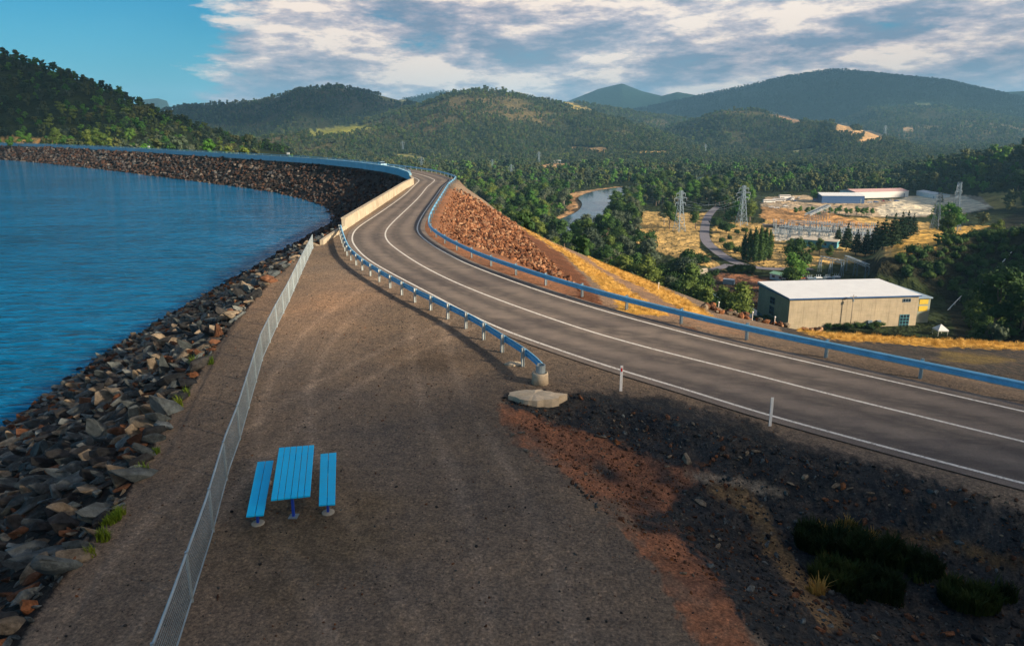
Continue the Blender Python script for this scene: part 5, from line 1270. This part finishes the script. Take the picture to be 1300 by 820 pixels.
# ------------------------------------------------------------------ switchyard
def gantry(a, b, h, w, label, n=6):
    a = Vector(a); b = Vector(b); d = b - a; L = d.length; r = tag(empty('gantry', (a.x, a.y, a.z - .1), math.atan2(d.y, d.x)), label, 'gantry', 'steel gantries of the switchyard')
    m = MB()
    for zz in (h - 1.2, h):
        for yy in (-w / 2, w / 2): m.bar((0, yy, zz), (L, yy, zz), .2)
    k = int(L / 2)
    for i in range(k):
        x0, x1 = L * i / k, L * (i + 1) / k
        for yy in (-w / 2, w / 2): m.bar((x0, yy, h - 1.2), (x1, yy, h), .12)
        m.bar((x0, -w / 2, h), (x1, w / 2, h), .12); m.bar((x0, -w / 2, h), (x0, w / 2, h), .12)
    m.build('beam', M['porcelain'], r)
    for i in range(n):
        x0 = L * i / (n - 1); m = MB()
        for yy in (-w / 2, w / 2): m.bar((x0 - .5, yy, 0), (x0, yy, h - 1.2), .18); m.bar((x0 + .5, yy, 0), (x0, yy, h - 1.2), .18)
        m.bar((x0, -w / 2, h * .5), (x0, w / 2, h * .5), .12); m.bar((x0, -w / 2, h * .5), (x0, w / 2, h - 1.3), .1)
        m.build('column', M['equip'], r)
    return r
gantry(V3(1023, 291), V3(1050, 277), 11, 3.6, 'big steel lattice gantry slanting away at the back of the switchyard', 7)
gantry(V3(990, 300), V3(1052, 306), 6.5, 2, 'low steel gantry along the front of the switchyard', 6)
gantry(V3(1000, 290), V3(1072, 296), 6.0, 2, 'low steel gantry across the middle of the switchyard', 6)
gantry(V3(1040, 345), V3(1068, 351), 8, 1.6, 'small gantry behind the powerhouse roof', 3)
gantry(V3(1072, 344), V3(1100, 352), 8, 1.6, 'small gantry right of the transformer boxes', 3)
st0 = empty('switchgear'); m = MB()
for s_ in (-1.6, 0, 1.6):
    m.bar((s_, 0, 0), (s_, 0, 2.4), .18); m.bar((s_ - .3, 0, 2.4), (s_ + .3, 0, 2.4), .15)
m.bar((-1.9, 0, 2.3), (1.9, 0, 2.3), .2); m.build('stand', M['equip'], st0)
for s_ in (-1.6, 0, 1.6): MB().lathe((s_, 0, 2.45), [(.10, 0), (.24, .2), (.12, .35), (.24, .55), (.12, .7), (.24, .9), (.12, 1.05), (.22, 1.3), (.08, 1.7)], 8).build('insulator', M['porcelain'], st0)
k = 0
for v0 in (288, 292.5, 297, 301.5):
    for u0 in np.arange(984, 1112, 8.2):
        if 1003 < u0 < 1062 and v0 > 300: continue
        t = st0 if k == 0 else copy_tree(st0); x, y, z = at_base(u0 + RNG.uniform(-1.5, 1.5), v0 + (u0 - 984) * .035); t.location = (x, y, z - .05); t.rotation_euler = (0, 0, RNG.choice([.15, 1.7])); s = RNG.uniform(.9, 1.45); t.scale = (s, s, s)
        tag(t, 'blue-grey steel stand with ribbed insulators in the switchyard', 'switchgear', 'insulator stands of the switchyard'); k += 1
def transformer(u, v, mat, label):
    x, y, z = at_base(u, v); r = tag(empty('transformer', (x, y, z), .15), label, 'transformer')
    MB().box((0, 0, 1.5), (3.2, 2.0, 2.8)).build('tank', mat, r, bevel=.06); m = MB()
    for i in range(8): m.box((-1.3 + i * .37, -1.25, 1.5), (.08, .45, 2.2))
    m.build('radiator', M['equip'], r); m = MB()
    for s_ in (-1, 0, 1): m.lathe((s_, 0, 2.9), [(.1, 0), (.2, .3), (.1, .5), (.2, .8), (.06, 1.2)], 8)
    m.build('bushing', M['porcelain'], r)
for u, v, mt, lab in [(1016, 360, M['redp'], 'dull red transformer behind the left part of the powerhouse roof'), (1027, 360, M['equip'], 'blue-grey transformer beside the red one behind the powerhouse'), (1038, 359.5, M['roofw'], 'pale transformer in the middle of the row behind the powerhouse'), (1050, 359, M['porcelain'], 'light blue transformer near the small gantry'), (1061, 358.5, M['roofw'], 'white transformer at the right end of the row')]: transformer(u, v, mt, lab)
# utility pole, tent, orange bin
x, y, z = at_base(1079, 417.5, -58.5); hp_ = PR(1079.5, 373, math.hypot(x, y))[2] - z; up = tag(empty('utility_pole', (x, y, z - .2)), 'slim grey utility pole standing before the powerhouse wall', 'pole')
MB().tube([(0, 0, 0), (0, 0, hp_)], [.16, .10], 8).build('pole', M['trunkpale'], up, True); MB().box((0, 0, hp_ - .7), (2.4, .14, .16)).build('crossarm', M['trunkpale'], up); MB().lathe((0, 0, hp_ - 2.6), [(.3, 0), (.32, .9), (.2, 1.0)], 8).build('pole_transformer', M['galv'], up)
x, y, z = at_base(1193, 425, -58.5); tn = tag(empty('shelter_tent', (x, y, z)), 'small white pyramid shelter just beyond the golden verge', 'shelter'); m = MB()
for a_, b_ in ((-1, -1), (1, -1), (1, 1), (-1, 1)): MB().bar((a_ * 1.6, b_ * 1.6, 0), (a_ * 1.6, b_ * 1.6, 2.1), .09).build('leg', M['white'], tn)
MB().raw([(-1.8, -1.8, 2.1), (1.8, -1.8, 2.1), (1.8, 1.8, 2.1), (-1.8, 1.8, 2.1), (0, 0, 3.9), (-1.8, -1.8, 1.7), (1.8, -1.8, 1.7), (1.8, 1.8, 1.7), (-1.8, 1.8, 1.7)], [(0, 1, 4), (1, 2, 4), (2, 3, 4), (3, 0, 4), (0, 5, 6, 1), (1, 6, 7, 2), (2, 7, 8, 3), (3, 8, 5, 0)]).build('canopy', M['roofw'], tn)
x, y, z = at_base(1096, 413, -58.5); ob = tag(empty('skip_bin', (x, y, z), .1), 'bright orange skip bin beside the powerhouse wall', 'bin')
MB().raw([(-1.6, -.8, .1), (1.6, -.8, .1), (1.6, .8, .1), (-1.6, .8, .1), (-2.1, -1, 1.5), (2.1, -1, 1.5), (2.1, 1, 1.5), (-2.1, 1, 1.5)], [(3, 2, 1, 0), (0, 1, 5, 4), (1, 2, 6, 5), (2, 3, 7, 6), (3, 0, 4, 7), (4, 5, 6, 7)]).build('body', M['orange'], ob); MB().box((0, 0, 1.55), (4.3, 2.1, .1)).build('rim', M['black'], ob)
# white pipes on the shaded slope
for (u1, v1, u2, v2, r), lab in (((1284, 322, 1265, 344, 265), 'white pipe running down the upper part of the shaded slope'), ((1221, 378, 1203, 396, 245), 'white pipe low on the shaded slope beside the powerhouse annex')):
    a = hit(u1, v1, 120); b = hit(u2, v2, 120); za = a[2] + .7; zb_ = b[2] + .7
    a = Vector((a[0], a[1], za)); b = Vector((b[0], b[1], zb_)); rt = tag(empty('pipeline', b), lab, 'pipe')
    MB().tube([(0, 0, 0), a - b], .16, 8).build('pipe', M['white'], rt, True)
    for t in (.15, .5, .85):
        p = (a - b) * t; g = TZ(b.x + p.x, b.y + p.y) - b.z; MB().bar((p.x, p.y, g - .3), (p.x, p.y, max(p.z, g + .1)), .2).build('support', M['concrete'], rt)
# ------------------------------------------------------------------ vehicles
def bus(u, v, rz, label):
    x, y, z = at_base(u, v); r = tag(empty('bus', (x, y, z), rz), label, 'bus', 'white buses in the depot yard')
    MB().box((0, 0, 1.75), (12, 2.5, 2.7)).build('body', M['white'], r, bevel=.12); MB().box((0, 0, 2.15), (11.4, 2.53, .85)).build('window_band', M['glass'], r); MB().box((6.02, 0, 2.0), (.06, 2.1, 1.3)).build('windscreen', M['glass'], r)
    for sx in (-3.8, 3.8):
        for sy in (-1.15, 1.15): MB().bar((sx, sy - .15, .5), (sx, sy + .15, .5), 1.0, n=14).build('wheel', M['black'], r)
for u, v, rz, lab in [(976, 257.5, .1, 'long white bus at the left end of the depot yard'), (989, 256, -.1, 'white bus parked in the middle of the depot row'), (1001, 254.5, .3, 'white bus parked at the right end of the depot row'), (996, 251.5, .1, 'white bus parked behind the depot row')]: bus(u, v, rz, lab)
def car_parts(mat):
    r = empty('parked_car')
    m = MB(); prof = [(-2.2, .35), (-2.2, .85), (-2.05, .98), (-1.1, 1.02), (1.0, .98), (2.0, .82), (2.2, .65), (2.2, .35)]
    vs = [(x_, s_ * .88, z_) for s_ in (-1, 1) for x_, z_ in prof]; n = len(prof); m.raw(vs, [tuple(range(n))[::-1], tuple(range(n, 2 * n))] + [(i, (i + 1) % n, n + (i + 1) % n, n + i) for i in range(n)]); m.build('body', mat, r, bevel=.05)
    def cab(w, prof2):
        vs = [(x_, s_ * w * (1 if z_ < 1.2 else .82), z_) for s_ in (-1, 1) for x_, z_ in prof2]; n = len(prof2); return MB().raw(vs, [tuple(range(n))[::-1], tuple(range(n, 2 * n))] + [(i, (i + 1) % n, n + (i + 1) % n, n + i) for i in range(n)])
    cab(.80, [(-1.75, 1.0), (-1.35, 1.42), (.35, 1.42), (1.05, .99)]).build('windows', M['glass'], r); MB().box((-.5, 0, 1.44), (1.75, 1.28, .05)).build('roof', mat, r, bevel=.02)
    for sx in (-1.35, 1.35):
        for sy in (-.8, .8):
            w = MB().bar((sx, sy - .1, .33), (sx, sy + .1, .33), .66, n=16).build('wheel', M['black'], r); MB().bar((sx, sy - .105, .33), (sx, sy + .105, .33), .34, n=10).build('rim', M['galv'], w)
    for sy in (-.6, .6): MB().box((2.19, sy, .68), (.06, .3, .14)).build('headlight', M['glass'], r)
    return r
M['carblue'] = m_plain('pale_blue_car_paint', (.30, .50, .62), .25, .2, .04, 2, 0, .6)
cc = resample(CC, .5); p = G(491, 209.5, .6); i = nearest_on(cc, p[0], p[1]); dv = cc[i + 2] - cc[i - 2]; an = math.atan2(dv[1], dv[0]); c_ = offset(cc, 1.6)[i]
c = car_parts(M['carblue']); c.location = (c_[0], c_[1], .05); c.rotation_euler = (0, 0, an); c.name = 'car'; tag(c, 'pale blue car driving on the dam crest beyond the bend', 'car')
cw = car_parts(M['white']); cr_ = car_parts(M['redp']); cb_ = car_parts(M['wallblue']); used = set()
for u, v, kd, lab, g in [(979, 264, 'w', 'white car parked before the buses', 'white cars before the buses'), (986, 265, 'w', 'white car parked before the buses', 'white cars before the buses'), (997, 262.5, 'w', 'white car parked before the buses', 'white cars before the buses'), (1009, 256, 'b', 'dark blue car beside the right end bus', None), (1014, 252, 'w', 'white car parked behind the right end bus', None),
                    (1121, 256, 'r', 'red car parked in front of the white shed', None), (1104, 258, 'w', 'white car beside the blue shed corner', None), (1112, 257.5, 'b', 'dark blue car between the white and the red car', None), (1130, 255.5, 'w', 'white car to the right of the red car', None), (1138, 256, 'b', 'dark blue car farthest along the white shed', None)]:
    src = {'w': cw, 'r': cr_, 'b': cb_}[kd]; t = src if kd not in used else copy_tree(src); used.add(kd)
    x, y, z = at_base(u, v); t.location = (x, y, z); t.rotation_euler = (0, 0, RNG.choice([.1, 1.3, 3.0])); t.scale = (1.15,) * 3; tag(t, lab, 'car', g)
# gauge cabinets on the parapet
for u, v, lab in ((365.5, 205.5, 'small white gauge cabinet on legs standing on the parapet near the middle of the crest'), (190, 194, 'tiny white gauge cabinet far along the parapet')):
    p = G(u, v, 0); i = nearest_on(wall_line, p[0], p[1]); q = wall_line[i]; r = tag(empty('gauge_cabinet', (q[0], q[1], 1.52)), lab, 'cabinet'); r.scale = (.6, .6, .6)
    for a_ in (-.5, .5): MB().bar((a_, 0, 0), (a_, 0, 1.1), .1).build('leg', M['equip'], r)
    MB().box((0, 0, 1.6), (1.3, .7, 1.0)).build('box', M['post'], r, bevel=.03); MB().box((0, 0, 2.14), (1.5, .9, .06)).build('lid', M['galv'], r)

# ------------------------------------------------------------------ sky, sun, haze, camera
def sky():
    t = NT('World', True); SC.world = t.m
    s = t.n('ShaderNodeTexSky', sky_type='NISHITA'); s.sun_disc = False; s.sun_elevation = SUN_EL
    s.sun_rotation = math.atan2(SUN_AZ[0], SUN_AZ[1]); s.altitude = 300; s.air_density = 1.0; s.dust_density = .6; s.ozone_density = 2.0
    tint = t.mix(1, s.outputs[0], (.004, .20, .27, 1), 'MULTIPLY')
    d = t.n('ShaderNodeTexCoord').outputs['Generated']
    sep = t.n('ShaderNodeSeparateXYZ'); t.set(sep.inputs[0], d)
    X, Y, Z = sep.outputs
    def cl(dz):
        mp = t.n('ShaderNodeMapping'); t.set(mp.inputs['Vector'], d); mp.inputs['Location'].default_value = (3.7, 1.3, .45 + dz); mp.inputs['Scale'].default_value = (3.0, 3.0, 11.0)
        mp.inputs['Rotation'].default_value = (0, math.radians(3), 0)
        a = t.noise(2.2, 10, .66, mp.outputs[0], dist=.1)
        return a
    c0 = cl(0); c1 = cl(.42)
    # clouds thin out towards the west (left of the valley) and below the horizon haze
    edge = t.math('ADD', X, t.math('MULTIPLY', Z, -.55))
    west = t.math('MULTIPLY_ADD', edge, 2.6, 1.12, clamp=False)
    west = t.math('MINIMUM', t.math('MAXIMUM', west, -.5), .20)
    dens = t.math('ADD', c0, west)
    mask = t.ramp(dens, [(.44, 0), (.54, .8), (.62, 1)])
    lit = t.math('SUBTRACT', c0, c1)
    lf = t.math('MULTIPLY_ADD', lit, 2.8, .47, clamp=True)
    east = t.math('MULTIPLY_ADD', X, .5, .5, clamp=True)
    ccol = t.ramp(lf, [(.12, (.14, .20, .29, 1)), (.36, (.27, .29, .36, 1)), (.55, (.44, .41, .44, 1)), (.80, (.80, .70, .60, 1))])
    ccol = t.mix(1, ccol, (4.5, 4.25, 4.15, 1), 'MULTIPLY')
    hz = t.math('SUBTRACT', 1.0, t.math('MULTIPLY', Z, 6.0), clamp=True)
    base = t.mix(t.math('MULTIPLY', hz, .55), tint, (.6, 1.75, 2.4, 1))
    out = t.mix(mask, base, ccol)
    bg = t.n('ShaderNodeBackground'); t.set(bg.inputs[0], out); bg.inputs[1].default_value = .135
    w = t.n('ShaderNodeOutputWorld'); t.t.links.new(bg.outputs[0], w.inputs[0])
sky()
# unseen clouds added out of view to shade the left hill and far mountains
M['cloud'] = m_plain('shade_cloud_white', (.8, .8, .82), 1, 0, .03, .002)
def shade_cloud(tx, ty, tz, ra, rb, alt, seed, label):
    k = (alt - tz) / math.tan(SUN_EL); cx, cy = tx + k * SUN_AZ[0], ty + k * SUN_AZ[1]; rr = np.random.default_rng(seed); m = MB()
    for _ in range(26):
        a = rr.uniform(0, 6.28); q = math.sqrt(rr.random()); px = ra * q * math.cos(a); py = rb * q * math.sin(a); R_ = min(ra, rb) * rr.uniform(.28, .42)
        prof = [(R_ * math.sin(t) * (1 + .1 * math.sin(5 * t + px)), R_ * .32 * (1 - math.cos(t)) * (1 if t < 1.6 else 1.2)) for t in np.linspace(.05, 3.1, 9)]
        m.lathe((px, py, rr.uniform(0, 40)), prof, 14)
    o = m.build('cloud', M['cloud'], smooth=True); o.location = (cx, cy, alt); tag(o, label, None, None, 'stuff')  # added cloud, out of view, only there to cast shade
shade_cloud(-520, 760, 90, 640, 480, 1300, 1, 'added unseen cloud behind the viewpoint, shading the left hill')
shade_cloud(3300, 5300, 300, 2500, 1500, 1700, 2, 'added unseen cloud beyond the right of the valley, shading the far mountain')
shade_cloud(-900, 2900, 100, 800, 500, 1500, 3, 'added unseen cloud right of the lake, shading the far left hills')
ld = bpy.data.lights.new('sun', 'SUN'); ld.energy = 4.0; ld.angle = math.radians(3.0); ld.color = (1, .80, .58)
lo = bpy.data.objects.new('sun', ld); COL.objects.link(lo)
sd = Vector((SUN_AZ[0] * math.cos(SUN_EL), SUN_AZ[1] * math.cos(SUN_EL), math.sin(SUN_EL)))
lo.rotation_euler = sd.to_track_quat('Z', 'Y').to_euler(); lo.location = (0, -20, 60)
if HAZE:
    t = NT('haze_air'); p = t.n('ShaderNodeVolumePrincipled'); p.inputs['Color'].default_value = (.30, .66, 1.0, 1); p.inputs['Density'].default_value = HAZE
    p.inputs['Anisotropy'].default_value = 0
    o = t.n('ShaderNodeOutputMaterial'); t.t.links.new(p.outputs[0], o.inputs[1])
    hb = MB().box((0, 2000, 285), (24000, 24000, 930)); h = hb.build('haze', t.m); tag(h, kind='stuff')
cam = bpy.data.cameras.new('camera'); co = bpy.data.objects.new('camera', cam); COL.objects.link(co)
co.location = (0, 0, CAMH); co.rotation_euler = (math.pi / 2 - PITCH, 0, 0)
cam.sensor_fit = 'HORIZONTAL'; cam.sensor_width = 36; cam.lens = 36 * FPX / 1300
cam.shift_y = -45 / 1300; cam.clip_start = .1; cam.clip_end = 40000
SC.camera = co
vs = SC.view_settings; vs.view_transform = 'Standard'; vs.look = 'None'; vs.exposure = EXPO; vs.gamma = 1
try: SC.cycles.use_denoising = True; SC.cycles.volume_bounces = 0; SC.cycles.max_bounces = 6; SC.cycles.transparent_max_bounces = 8
except Exception: pass
